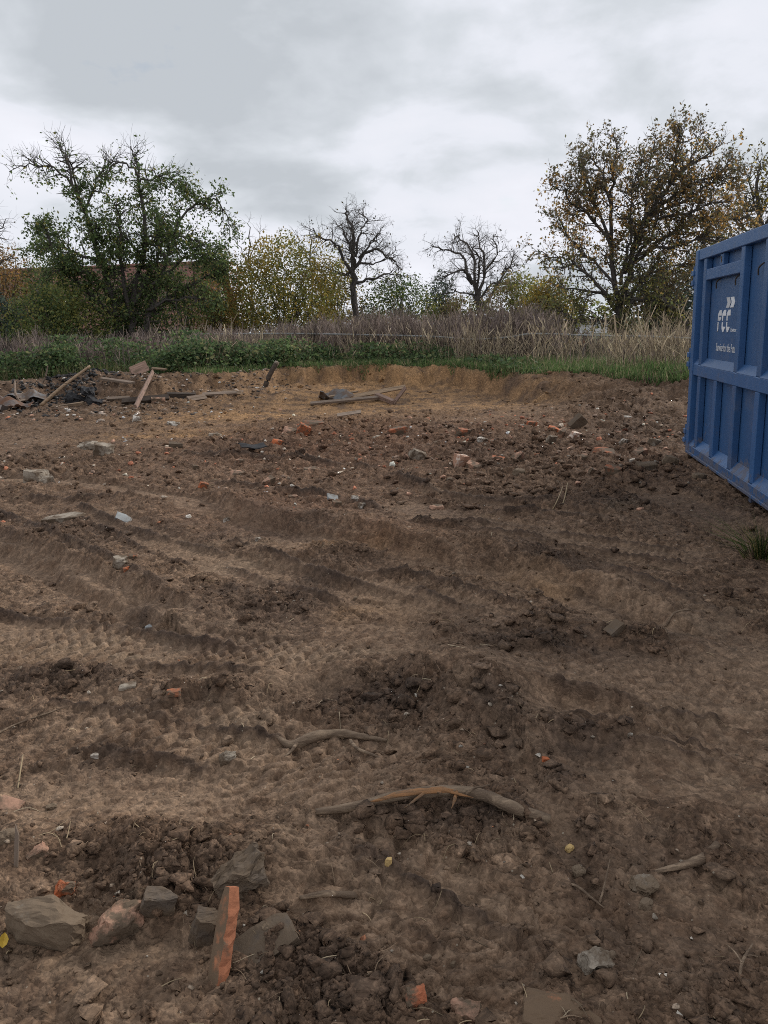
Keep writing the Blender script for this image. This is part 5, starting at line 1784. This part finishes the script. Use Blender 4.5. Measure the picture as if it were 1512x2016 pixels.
# orange roof tile shard standing on end: grey weathered face, bright broken edge
def tile_shard():
    a = GT(426, 1936)
    d = math.sqrt((a - CAM) @ (a - CAM))
    L_ = 150 / F * d
    bm = bmesh.new()
    n = 14
    rows = []
    for i in range(n + 1):
        t = i / n
        k = 1.0 if t < 0.8 else 1.0 - 0.6 * (t - 0.8) / 0.2
        wv = 0.0016 * math.sin(t * 21.0) + 0.0013 * math.sin(t * 47.0)
        hw, ht = 0.023 * k, 0.0165
        rows.append([bm.verts.new(p) for p in ((-hw, -ht, t * L_), (hw + wv, -ht + wv * 0.4, t * L_), (hw + wv * 1.5 + 0.002, 0, t * L_), (hw - wv, ht, t * L_), (-hw, ht, t * L_))])
    for r, s in zip(rows[:-1], rows[1:]):
        for j in range(5):
            k = (j + 1) % 5
            bm.faces.new((r[j], r[k], s[k], s[j]))
    bm.faces.new(list(reversed(rows[0])))
    bm.faces.new(rows[-1])
    bmesh.ops.recalc_face_normals(bm, faces=bm.faces)
    me = bpy.data.meshes.new('tile_shard')
    bm.to_mesh(me)
    bm.free()
    me.materials.append(M['tile_edge'])
    me.materials.append(M['brick_muddy'])
    for p in me.polygons:
        if abs(p.normal.y) > 0.9:
            p.material_index = 1
    o = link('tile_shard', me)
    top = PD(450, 1776, a[1] + 0.10)
    Z = norm(top - a)
    X = np.array([0.62, -0.78, 0.0])
    X = norm(X - Z * (X @ Z))
    Y = np.cross(Z, X)
    o.matrix_world = Matrix(((X[0], Y[0], Z[0], a[0]), (X[1], Y[1], Z[1], a[1]), (X[2], Y[2], Z[2], a[2] - 0.015), (0, 0, 0, 1)))
    tag(o, 'bright orange roof tile shard standing on end at lower left', 'tile')


tile_shard()


# --- wood: branches, roots, boards
def rod(name, label, cat, pts, radii, mat, sides=8, knots=0.0, seed=1, up=None, group=None):
    rg = np.random.default_rng(seed)
    P = spline(pts, 8)
    R = np.interp(np.linspace(0, 1, len(P)), np.linspace(0, 1, len(radii)), radii)
    b = P[0].copy()
    v, f = tubes([(P - b, R)], sides)
    if knots:
        nn = np.array([mnoise.noise(Vector((q[0] * 22 + seed, q[1] * 22, q[2] * 22))) + 0.6 * mnoise.noise(Vector((q[0] * 60 + seed, q[1] * 60, q[2] * 60))) for q in v])
        c = np.repeat(P - b, sides, 0)
        v = c + (v - c) * (1 + knots * nn)[:, None]
    me = mesh_np(name, v, f, True)
    n = len(v)
    bm = bmesh.new()
    bm.from_mesh(me)
    bmesh.ops.holes_fill(bm, edges=[e for e in bm.edges if e.is_boundary], sides=0)
    bm.to_mesh(me)
    bm.free()
    me.materials.append(M[mat])
    o = link(name, me)
    o.location = b
    if label:
        tag(o, label, cat, group)
    return o, P, R


def on(px, py, lift=0.0):
    p = GT(px, py)
    p[2] += lift
    return p


br, bp_, brr = rod('broken_branch', 'long peeled broken branch lying across the mud in the foreground', 'branch',
                   [on(622, 1604, 0.008), on(700, 1594, 0.02), on(790, 1584, 0.035), on(880, 1578, 0.04), on(950, 1582, 0.035), on(1010, 1604, 0.025), on(1082, 1624, 0.012)],
                   [0.011, 0.016, 0.018, 0.019, 0.020, 0.0205, 0.016], 'root', 12, 0.16, 3)
b0_ = np.array(br.location)
i0 = int(len(bp_) * 0.42)
for k, (du, dv, L_) in enumerate(((-0.06, -0.02, 0.11), (0.02, 0.03, 0.07), (0.07, -0.015, 0.12), (-0.02, -0.03, 0.08), (0.10, 0.03, 0.05))):
    s = bp_[min(i0 + k * 2, len(bp_) - 2)] - b0_
    e = s + np.array([du * 1.2, dv - 0.03, -0.015 + 0.012 * (k % 3)])
    v, f = tubes([(np.array([s + (0, -0.012, 0.008), (s + e) / 2 + (0, -0.022, 0.01), e + (0, -0.012, 0)]), np.array([0.007, 0.006, 0.0008]))], 4)
    link('splinter', mesh_np('splinter', v, f), M['wood_raw'], br)
# strip of torn orange wood along the break
a_i, b_i = int(len(bp_) * 0.2), int(len(bp_) * 0.58)
seg = bp_[a_i:b_i] - b0_
v, f = tubes([(seg + np.array([0, -0.008, 0.008]), np.interp(np.linspace(0, 1, len(seg)), [0, 0.3, 0.8, 1], [0.003, 0.011, 0.013, 0.003]))], 6)
link('torn_wood', mesh_np('torn_wood', v, f, True), M['wood_raw'], br)
v, f = tubes([(spline([bp_[b_i] - b0_ + (0, -0.025, 0.01), bp_[b_i] - b0_ + (0.03, -0.03, 0.035), bp_[b_i + 4] - b0_ + (0, -0.02, 0.045), bp_[b_i + 6] - b0_ + (0.0, 0, 0.05)], 4), np.linspace(0.005, 0.002, 13))], 5)
link('bark_strip', mesh_np('bark_strip', v, f, True), M['root'], br)

r1, P1, _ = rod('tree_root', 'thick muddy root half buried left above the long branch', 'root', [on(545, 1462, 0.0), on(575, 1472, 0.012), on(620, 1462, 0.02), on(670, 1453, 0.022), on(720, 1458, 0.015), on(762, 1458, 0.0)],
                [0.006, 0.020, 0.022, 0.017, 0.013, 0.006], 'root', 10, 0.25, 5)
for pts in ([on(690, 1462, 0.01), on(705, 1480, 0.012), on(735, 1490, 0.008), on(760, 1498, 0)], [on(585, 1470, 0.01), on(572, 1484, 0.006), on(560, 1492, 0.0)]):
    P = spline(pts, 5) - np.array(r1.location)
    link('side_root', mesh_np('side_root', *tubes([(P, np.linspace(0.009, 0.003, len(P)))], 6), True), M['root'], r1)
rod('tree_root', 'thin horizontal root in the crumbs below the dark hollow clod', 'root', [on(590, 1768, 0.0), on(640, 1764, 0.008), on(690, 1766, 0.008), on(730, 1760, 0.0)], [0.006, 0.010, 0.010, 0.004], 'root', 8, 0.2, 7)
rod('tree_root', 'dark root in the shaded mud at the right', 'root', [on(1290, 1716, 0.0), on(1340, 1710, 0.01), on(1380, 1700, 0.015), on(1412, 1672, 0.012)], [0.006, 0.012, 0.016, 0.012], 'root', 8, 0.3, 8)
rod('twig', 'upright thin twig right of the pale stone at lower right', 'twig', [on(1180, 1785, 0.0), on(1188, 1760, 0.02), on(1200, 1722, 0.05)], [0.004, 0.003, 0.002], 'root', 5, 0.1, 9)
rod('twig', 'arched root twig lying left of the upright twig', 'twig', [on(1105, 1738, 0.0), on(1135, 1752, 0.012), on(1165, 1776, 0.012), on(1190, 1788, 0.0)], [0.003, 0.005, 0.004, 0.002], 'root', 5, 0.1, 10)
fr, _, _ = rod('twig', 'forked pale root at the lower right edge', 'twig', [on(1455, 1935, 0.0), on(1460, 1908, 0.02), on(1480, 1880, 0.035)], [0.004, 0.004, 0.002], 'root', 5, 0.1, 11)
for pts in ([on(1460, 1910, 0.02), on(1445, 1890, 0.025), on(1430, 1872, 0.02)], [on(1462, 1900, 0.025), on(1475, 1898, 0.03), on(1490, 1902, 0.02)]):
    P = spline(pts, 4) - np.array(fr.location)
    link('side_root', mesh_np('side_root', *tubes([(P, np.linspace(0.003, 0.0015, len(P)))], 5), True), M['root'], fr)
rod('twig', 'long thin twig lying at the left border above the muddy ruts', 'twig', [on(-30, 1462, 0.006), on(30, 1432, 0.012), on(90, 1408, 0.012), on(135, 1390, 0.004)], [0.005, 0.005, 0.004, 0.002], 'root', 5, 0.1, 12)
rod('twig', 'short stick with side shoots lying right of the middle ruts', 'twig', [on(1310, 1232, 0.0), on(1328, 1218, 0.03), on(1360, 1212, 0.02)], [0.006, 0.006, 0.004], 'root', 5, 0.1, 13)
rod('twig', 'two-pronged dry stalk leaning by the white ash patch', 'twig', [on(1105, 1002, 0.0), on(1112, 990, 0.05), on(1117, 978, 0.12)], [0.006, 0.006, 0.004], 'straw', 5, 0.0, 14)
rod('twig', 'dry stalk leaning left of the two-pronged stalk', 'twig', [on(1088, 1002, 0.0), on(1098, 992, 0.04), on(1108, 980, 0.09)], [0.006, 0.005, 0.003], 'straw', 5, 0.0, 15)
rod('twig', 'curved white straw left of the round red brick bit', 'twig', [on(35, 1552, 0.0), on(42, 1520, 0.015), on(46, 1490, 0.01)], [0.003, 0.003, 0.002], 'straw', 5, 0.0, 16)


def board(name, label, cat, a, b, w, th, mat, roll=0.0, group=None, bend=0.0, seed=1, parent=None):
    """a sawn board or beam from a to b"""
    a, b = np.array(a, float), np.array(b, float)
    L_ = np.linalg.norm(b - a)
    bm = bmesh.new()
    n = 8
    rg = random.Random(seed)
    rows = []
    for i in range(n + 1):
        t = i / n
        z = bend * math.sin(math.pi * t)
        k = 1.0 + 0.05 * (rg.random() - 0.5)
        e = (rg.random() - 0.5) * 0.05 if i in (0, n) else 0
        rows.append([bm.verts.new((t * L_ + e * s, s * w / 2 * k, z + q * th / 2)) for s, q in ((-1, -1), (1, -1), (1, 1), (-1, 1))])
    for r, s in zip(rows[:-1], rows[1:]):
        for j in range(4):
            k = (j + 1) % 4
            bm.faces.new((r[j], s[j], s[k], r[k]))
    bm.faces.new(rows[0])
    bm.faces.new(list(reversed(rows[-1])))
    bmesh.ops.recalc_face_normals(bm, faces=bm.faces)
    me = bpy.data.meshes.new(name)
    bm.to_mesh(me)
    bm.free()
    me.materials.append(M[mat])
    o = link(name, me, None, parent)
    q = Vector(tuple(b - a)).to_track_quat('X', 'Z')
    o.rotation_mode = 'QUATERNION'
    from mathutils import Quaternion
    o.rotation_quaternion = q @ Quaternion((1, 0, 0), math.radians(roll))
    o.location = a
    if label:
        tag(o, label, cat, group)
    return o


def above(px, py, ref):
    """point at a pixel, at the depth of ref"""
    return PD(px, py, ref[1])


board('wood_lath', 'small wooden lath stuck in the mud at the left border', 'lath', on(29, 1708, -0.02), above(25, 1646, on(29, 1708)) + (0, 0.03, 0), 0.012, 0.006, 'wood_grey', 20)
# boards in the pit
p = on(695, 786, 0.06)
board('long_board', 'long light board slanting up to the right in the sandy pit', 'board', p, above(799, 763, p) + (0, 0.3, 0), 0.14, 0.035, 'wood_sawn', 35)
p = on(611, 797, 0.03)
board('long_board', 'long dark board lying level at the front of the pit pile', 'board', p, on(748, 789, 0.10), 0.12, 0.05, 'wood_grey', 20)
p = on(775, 796, 0.03)
board('short_board', 'short board propped up under the right end of the light board', 'board', p, above(799, 763, p) + (0, 0.1, 0), 0.10, 0.035, 'wood_pink', 30)
board('short_board', 'short thick brown beam end at the right of the pit pile', 'board', on(742, 787, 0.12), on(776, 796, 0.05), 0.12, 0.10, 'wood_pink', 10)
board('short_board', 'thin batten crossing the crumpled grey sheet in the pit', 'board', on(640, 793, 0.12), on(705, 782, 0.14), 0.06, 0.03, 'wood_sawn', 15)
board('short_board', 'short grey board alone in front of the pit pile', 'board', on(664, 821, 0.03), on(711, 817, 0.06), 0.16, 0.03, 'wood_grey', 14)
# board pile at left
p = on(262, 768, 0.1)
board('wide_plank', 'wide reddish plank leaning upright on the rubble pile at left', 'plank', p, above(281, 721, p) + (0, 0.4, 0), 0.30, 0.05, 'wood_pink', 70)
for i, (x0_, y0_, x1_, y1_, lift, w_, th_, m_, lb) in enumerate([
    (203, 772, 262, 758, 0.16, 0.14, 0.05, 'wood_grey', 'grey board lying left of the leaning reddish plank'),
    (285, 753, 330, 763, 0.30, 0.09, 0.04, 'wood_sawn', 'pale batten sticking out right of the leaning plank'),
    (240, 797, 332, 784, 0.10, 0.18, 0.16, 'wood_dark', 'thick dark beam along the front of the board pile'),
    (265, 780, 305, 768, 0.20, 0.12, 0.04, 'wood_pink', 'reddish board under the leaning plank'),
    (330, 788, 385, 776, 0.08, 0.16, 0.12, 'wood_dark', 'charred beam right of the board pile'),
    (398, 776, 478, 772, 0.10, 0.14, 0.04, 'wood_grey', 'grey board low on the ground near the leaning post'),
    (440, 777, 475, 774, 0.14, 0.12, 0.05, 'wood_sawn', 'pale board end near the leaning post'),
    (370, 790, 405, 786, 0.06, 0.16, 0.05, 'wood_grey', 'weathered board in front of the charred beam'),
    (85, 806, 165, 802, 0.06, 0.12, 0.06, 'wood_sawn', 'long straight batten below the burnt heap'),
    (210, 786, 255, 774, 0.10, 0.12, 0.05, 'wood_grey', 'narrow board under the grey one at left of the pile'),
    (0, 804, 70, 778, 0.22, 0.06, 0.04, 'wood_grey', 'thin grey lath crossing the sheet metal at left'),
]):
    board('scrap_board', lb, 'board', on(x0_, y0_, lift * 0.6), on(x1_, y1_, lift * 0.6 + 0.03), w_ * 0.8, th_, m_, 12 + 17 * (i % 4), seed=i)
p = on(80, 800, 0.05)
rod('wooden_pole', 'long pale pole slanting up to the right over the burnt heap', 'pole', [p, (p + above(163, 722, p)) / 2 + (0, 0.2, 0.02), above(163, 722, p) + (0, 0.5, 0)], [0.045, 0.04, 0.03], 'wood_sawn', 8, 0.06, 31)
p = on(44, 803, 0.05)
rod('wooden_pole', 'thin pole crossing upright in front of the sheet metal at left', 'pole', [p, (p + above(18, 752, p)) / 2, above(18, 752, p) + (0, 0.3, 0)], [0.03, 0.03, 0.02], 'wood_grey', 8, 0.06, 32)
p = on(517, 765, 0.0)
po, _, _ = rod('leaning_post', 'dark wooden post leaning right at the edge of the pit', 'post', [p - (0, 0, 0.1), (p + above(544, 714, p)) / 2, above(544, 714, p) + (0, 0.1, 0)], [0.075, 0.07, 0.065], 'wood_dark', 10, 0.06, 33)
tp_ = above(544, 714, p) + (0, 0.1, 0) - np.array(po.location)
ax = (above(544, 714, p) + (0, 0.1, 0)) - p
ax = ax / np.linalg.norm(ax)
link('pale_end', mesh_np('pale_end', *tubes([(np.array([tp_ - ax * 0.09, tp_ - ax * 0.02, tp_ + ax * 0.03, tp_ + ax * 0.04]), np.array([0.069, 0.071, 0.06, 0.002]))], 10), True), M['concrete'], po)
p = on(1262, 747, 0.03)
e = above(1358, 725, p) + (0, -0.5, 0)
rod('iron_pole', 'dark pole leaning from the grass edge towards the container corner', 'pole', [p - (0, 0, 0.05), (p + e) / 2, e], [0.05, 0.045, 0.04], 'wood_dark', 8, 0.03, 34)
p = on(60, 752, 0.0)
rod('dead_stem', 'dead leaning stem in the nettles above the board pile', 'stem', [on(82, 757), above(90, 740, on(82, 757)), above(94, 720, on(82, 757))], [0.03, 0.025, 0.015], 'wood_grey', 6, 0.1, 35)


# crumpled sheets
def sheet(name, label, px, py, w, l, h, mat, seed, rz=0.0):
    c = on(px, py)
    n = 12
    V = []
    for j in range(n + 1):
        for i in range(n + 1):
            x, y = (i / n - 0.5) * w, (j / n - 0.5) * l
            z = h * (0.5 + 0.9 * mnoise.noise(Vector((x * 2.2 + seed, y * 2.2, 0))) + 0.35 * mnoise.noise(Vector((x * 6 + seed, y * 6, 1))))
            V.append((x, y, max(z, 0.0)))
    Fc = [(j * (n + 1) + i, j * (n + 1) + i + 1, (j + 1) * (n + 1) + i + 1, (j + 1) * (n + 1) + i) for j in range(n) for i in range(n)]
    me = bpy.data.meshes.new(name)
    me.from_pydata(V, [], Fc)
    me.materials.append(M[mat])
    o = link(name, me)
    md = o.modifiers.new('thickness', 'SOLIDIFY')
    md.thickness = 0.012
    o.location = (c[0], c[1], c[2] + 0.03)
    o.rotation_euler = (0, 0, rz)
    tag(o, label, 'sheet')
    return o


sheet('metal_sheet', 'bent grey metal sheet on the rubble pile at the left border', 48, 790, 1.15, 0.9, 0.30, 'tin', 3, 0.3)
sheet('metal_sheet', 'crumpled dark sheet tucked behind the bent grey one', 5, 792, 1.0, 0.9, 0.32, 'steel', 7, -0.4)
sheet('crumpled_sheet', 'crumpled grey tarpaulin under the boards in the sandy pit', 662, 792, 0.85, 0.6, 0.26, 'tin', 11, 0.2)
sheet('crumpled_sheet', 'crumpled black sheet lying in the mud left of the orange bricks', 498, 888, 0.34, 0.25, 0.10, 'char', 17, 0.4)  # small crumpled sheet, nearly black all over

# burnt heap at left: charred lumps piled up, each lump a thing of its own
for i, (px, py, w, h, lift, lb) in enumerate([(150, 794, 44, 26, 0.1, 'big black charred lump in the burnt heap at left'), (172, 786, 28, 18, 0.25, 'black charred lump on top of the burnt heap'), 
                                           (188, 798, 40, 18, 0.02, 'charred lump at the right foot of the burnt heap')]):
    o = put('charred_lump', lb, 'lump', px, py, w * 0.75, h * 0.75, 'char', (10 * i, 14, 30 * i), seed=900 + i, cuts=7, rough=0.24, chips=4, rnd=0.3, depth=0.4)
    o.location.z += lift * 0.6

# yellow leaf and grass tuft
lf = on(6, 1874, 0.012)
V = [(0, 0, 0), (0.012, 0.008, 0.004), (0.016, 0.022, 0.006), (0.008, 0.036, 0.004), (0, 0.044, 0), (-0.008, 0.036, 0.005), (-0.014, 0.022, 0.007), (-0.011, 0.008, 0.004), (0, 0.022, -0.001)]
leafm = bpy.data.meshes.new('fallen_leaf')
leafm.from_pydata(V, [], [(8, i, (i + 1) % 8) for i in range(8)])
M['yellow_leaf'] = basic('yellow_leaf', (0.55, 0.36, 0.05), 0.6, 0.2, 60, 0.1)
leafm.materials.append(M['yellow_leaf'])
o = link('fallen_leaf', leafm)
o.location = lf
o.scale = (0.8, 0.9, 1)
o.rotation_euler = (0.6, 0.2, 0.3)
o.modifiers.new('thickness', 'SOLIDIFY').thickness = 0.0012
tag(o, 'bright yellow fallen leaf at the lower left border', 'leaf')
gt = on(1500, 1098)
n = 130
rgt = np.random.default_rng(5)
pp = [(np.array([gt + (a[0] * 0.05, a[1] * 0.05, -0.01), gt + (a[0] * 0.09, a[1] * 0.09, 0.07 + 0.06 * b_), gt + (a[0] * 0.2, a[1] * 0.2, 0.11 + 0.16 * b_)]) - gt, np.array([0.003, 0.0025, 0.0004])) for a, b_ in zip(rgt.normal(size=(n, 2)), rgt.random(n))]
v, f = tubes(pp, 3)
me = mesh_np('grass_tuft', v, f)
set_col(me, np.repeat(palette(n, [(0.10, 0.13, 0.04), (0.20, 0.17, 0.07), (0.06, 0.09, 0.03)], [2, 2, 1], rgt), 9, 0), 'leaf')
o = link('grass_tuft', me, M['leaf'])
o.location = gt
tag(o, 'lone grass tuft growing in the mud at the right border', 'grass tuft')


# --- soil clods, grit and straw: beyond counting
def ico(sub):
    bm = bmesh.new()
    bmesh.ops.create_icosphere(bm, subdivisions=sub, radius=1.0)
    v = np.array([x.co[:] for x in bm.verts])
    f = np.array([[q.index for q in p.verts] for p in bm.faces])
    bm.free()
    return v, f


def scatter(n, rg, rmin, rmax, accept):
    X, Y = [], []
    got = 0
    while got < n:
        m = n * 3
        q = rg.random(m)
        e = 0.75
        r = ((rmin ** -e) + q * ((rmax ** -e) - (rmin ** -e))) ** (-1 / e)
        a = np.radians(-31 + 62 * rg.random(m))
        x, y = r * np.sin(a), -0.6 + r * np.cos(a)
        ok = accept(x, y, rg)
        X.append(x[ok])
        Y.append(y[ok])
        got += ok.sum()
    return np.concatenate(X)[:n], np.concatenate(Y)[:n]


def lumps(name, label, cat, n, sub, smin, smax, grow, seed, accept, jitter=0.28, flat=0.75, colf=(0.75, 0.4), mat='soil', fixed=None, power=2.5, sinkf=0.25):
    rg = np.random.default_rng(seed)
    bv, bf = ico(sub)
    nv = 10
    var = []
    for k in range(nv):
        d = bv + rg.normal(size=bv.shape) * jitter * (0.55 if sub > 1 else 0.8)
        # flatten a few sides so that the lump looks broken
        for _ in range(7):
            nn = norm(rg.normal(size=3))
            dd = d @ nn
            lim = 0.30 + 0.35 * rg.random()
            d = d - np.outer(np.maximum(dd - lim, 0), nn)
        var.append(d * np.array([1.15, 0.95, flat]))
    if isinstance(accept, list):
        pick = rg.integers(0, len(accept), n)
        E = np.array([ell(*accept[i]) for i in pick])
        x, y = E[:, 0] + E[:, 2] * rg.normal(size=n) * 0.6, E[:, 1] + E[:, 3] * rg.normal(size=n) * 0.6
    else:
        x, y = scatter(n, rg, 1.9, 24.0, accept)
    k = look(x, y)
    z = gz[k]
    s = smin + (smax - smin) * rg.random(n) ** power
    s = s * (1 + y * grow)
    ch = rg.integers(0, nv, n)
    base = np.array(var)[ch]
    th = rg.random(n) * 2 * math.pi
    c, s_ = np.cos(th), np.sin(th)
    bx = base[:, :, 0] * c[:, None] - base[:, :, 1] * s_[:, None]
    by = base[:, :, 0] * s_[:, None] + base[:, :, 1] * c[:, None]
    V = np.stack([bx, by, base[:, :, 2]], 2) * s[:, None, None] + np.stack([x, y, z + s * sinkf], 1)[:, None, :]
    m = bv.shape[0]
    Fc = (bf[None] + (np.arange(n) * m)[:, None, None]).reshape(-1, 3)
    me = mesh_np(name, V.reshape(-1, 3), Fc)
    col = gcol[k] * (colf[0] + colf[1] * rg.random((n, 1))) if fixed is None else palette(n, fixed[0], fixed[1], rg, 0.25)
    set_col(me, np.repeat(col, m, 0))
    o = link(name, me, M[mat])
    tag(o, label, cat, kind='stuff')
    return o


def acc(base, pw):
    def f(x, y, rg):
        k = look(x, y)
        return (rg.random(len(x)) < base + (1 - base) * np.clip(gclod[k], 0, 1) ** pw) & (rg.random(len(x)) > 0.85 * gsm[k]) & (ggrass[k] < 0.3)
    return f


lumps('soil_clods', 'broken clods of dark turned soil', 'clods', 2300, 2, 0.004, 0.042, 0.09, 201, acc(0.012, 1.6), 0.30, 0.7, power=4.5)
lumps('soil_crumbs', 'loose crumbs of soil strewn over the mud', 'crumbs', 12000, 1, 0.0016, 0.012, 0.17, 202, acc(0.10, 1.2), 0.36, power=3.0)
lumps('grit', 'small pale stones and grit in the mud', 'grit', 480, 1, 0.0025, 0.010, 0.22, 203, acc(0.35, 1.0), 0.25, 0.8, fixed=([(0.24, 0.20, 0.155), (0.31, 0.28, 0.235), (0.19, 0.145, 0.105), (0.25, 0.11, 0.06)], [4, 1.5, 4, 1]))
lumps('brick_crumbs', 'crumbs of brick and mortar in the rubble', 'crumbs', 900, 1, 0.010, 0.030, 0.09, 204,
      lambda x, y, rg: (rg.random(len(x)) < np.exp(-((x - 1.0) / 4.5) ** 2 - ((y - 11.0) / 2.4) ** 2) + 0.6 * np.exp(-((x + 6) / 3.5) ** 2 - ((y - 17) / 2.2) ** 2)) & (ggrass[look(x, y)] < 0.3), 0.3, 0.7,
      fixed=([(0.30, 0.12, 0.07), (0.24, 0.14, 0.095), (0.38, 0.31, 0.24), (0.16, 0.11, 0.08), (0.52, 0.47, 0.40)], [3, 4, 2, 4, 1]))

lumps('earth_lumps', 'lumps of turned earth in the rubble field', 'clods', 2600, 1, 0.015, 0.075, 0.0, 205,
      [(1050, 900, 330, 60), (1050, 900, 330, 60), (1200, 930, 200, 40), (620, 870, 260, 50), (1250, 835, 150, 40), (90, 930, 200, 40), (760, 860, 280, 40), (1000, 960, 250, 30), (250, 860, 260, 40), (1150, 790, 160, 24), (800, 752, 260, 12)], 0.34, 0.6, power=3.5)
lumps('heap_rubble', 'small broken waste covering the pile at the left', 'rubble', 2300, 1, 0.02, 0.075, 0.0, 206,
      [(60, 795, 120, 20), (160, 790, 100, 24), (280, 785, 120, 18), (420, 780, 120, 12), (520, 765, 50, 10), (200, 815, 200, 10)], 0.35, 0.6,
      fixed=([(0.10, 0.075, 0.055), (0.16, 0.12, 0.09), (0.035, 0.032, 0.03), (0.26, 0.21, 0.17), (0.40, 0.37, 0.33)], [5, 4, 3, 2, 0.7]), power=2.0)
lumps('charred_waste', 'burnt black crumbs of the heap at the left', 'ash', 700, 1, 0.03, 0.10, 0.0, 207, [(160, 780, 46, 16), (140, 788, 60, 12)], 0.4, 0.8, fixed=([(0.02, 0.02, 0.02), (0.04, 0.037, 0.035), (0.09, 0.085, 0.08)], [4, 3, 1]), power=1.6, sinkf=0.6)

# straw, rootlets
rg = np.random.default_rng(303)
n = 650
x, y = scatter(n, rg, 1.9, 12.0, acc(0.45, 1.0))
pp = []
for i in range(n):
    L_ = (0.02 + 0.08 * rg.random() ** 2) * (1 + y[i] * 0.10)
    a = rg.random() * 6.28
    bend = rg.normal() * 0.7
    tt = np.linspace(0, 1, 6)
    an_ = a + bend * tt
    xs = x[i] + np.cumsum(np.cos(an_)) * L_ / 6
    ys = y[i] + np.cumsum(np.sin(an_)) * L_ / 6
    zs = gz[look(xs, ys)]
    zs = np.interp(tt, [0, 0.5, 1], [zs[0], zs.max() + 0.1 * L_ * rg.random(), zs[-1] + 0.15 * L_ * rg.random()]) + 0.004
    r_ = (0.0008 + 0.0011 * rg.random()) * (1 + y[i] * 0.14)
    pp.append((np.stack([xs, ys, zs], 1), np.linspace(r_, r_ * 0.5, 6)))
v, f = tubes(pp, 3)
me = mesh_np('straw', v, f)
set_col(me, np.repeat(palette(n, [(0.22, 0.165, 0.10), (0.15, 0.105, 0.068), (0.09, 0.065, 0.042), (0.30, 0.24, 0.16)], [3, 3, 3, 1], rg), 18, 0), 'leaf')
o = link('straw', me, M['stalk'])
tag(o, 'bits of straw and fine rootlets scattered on the mud', 'straw', kind='stuff')
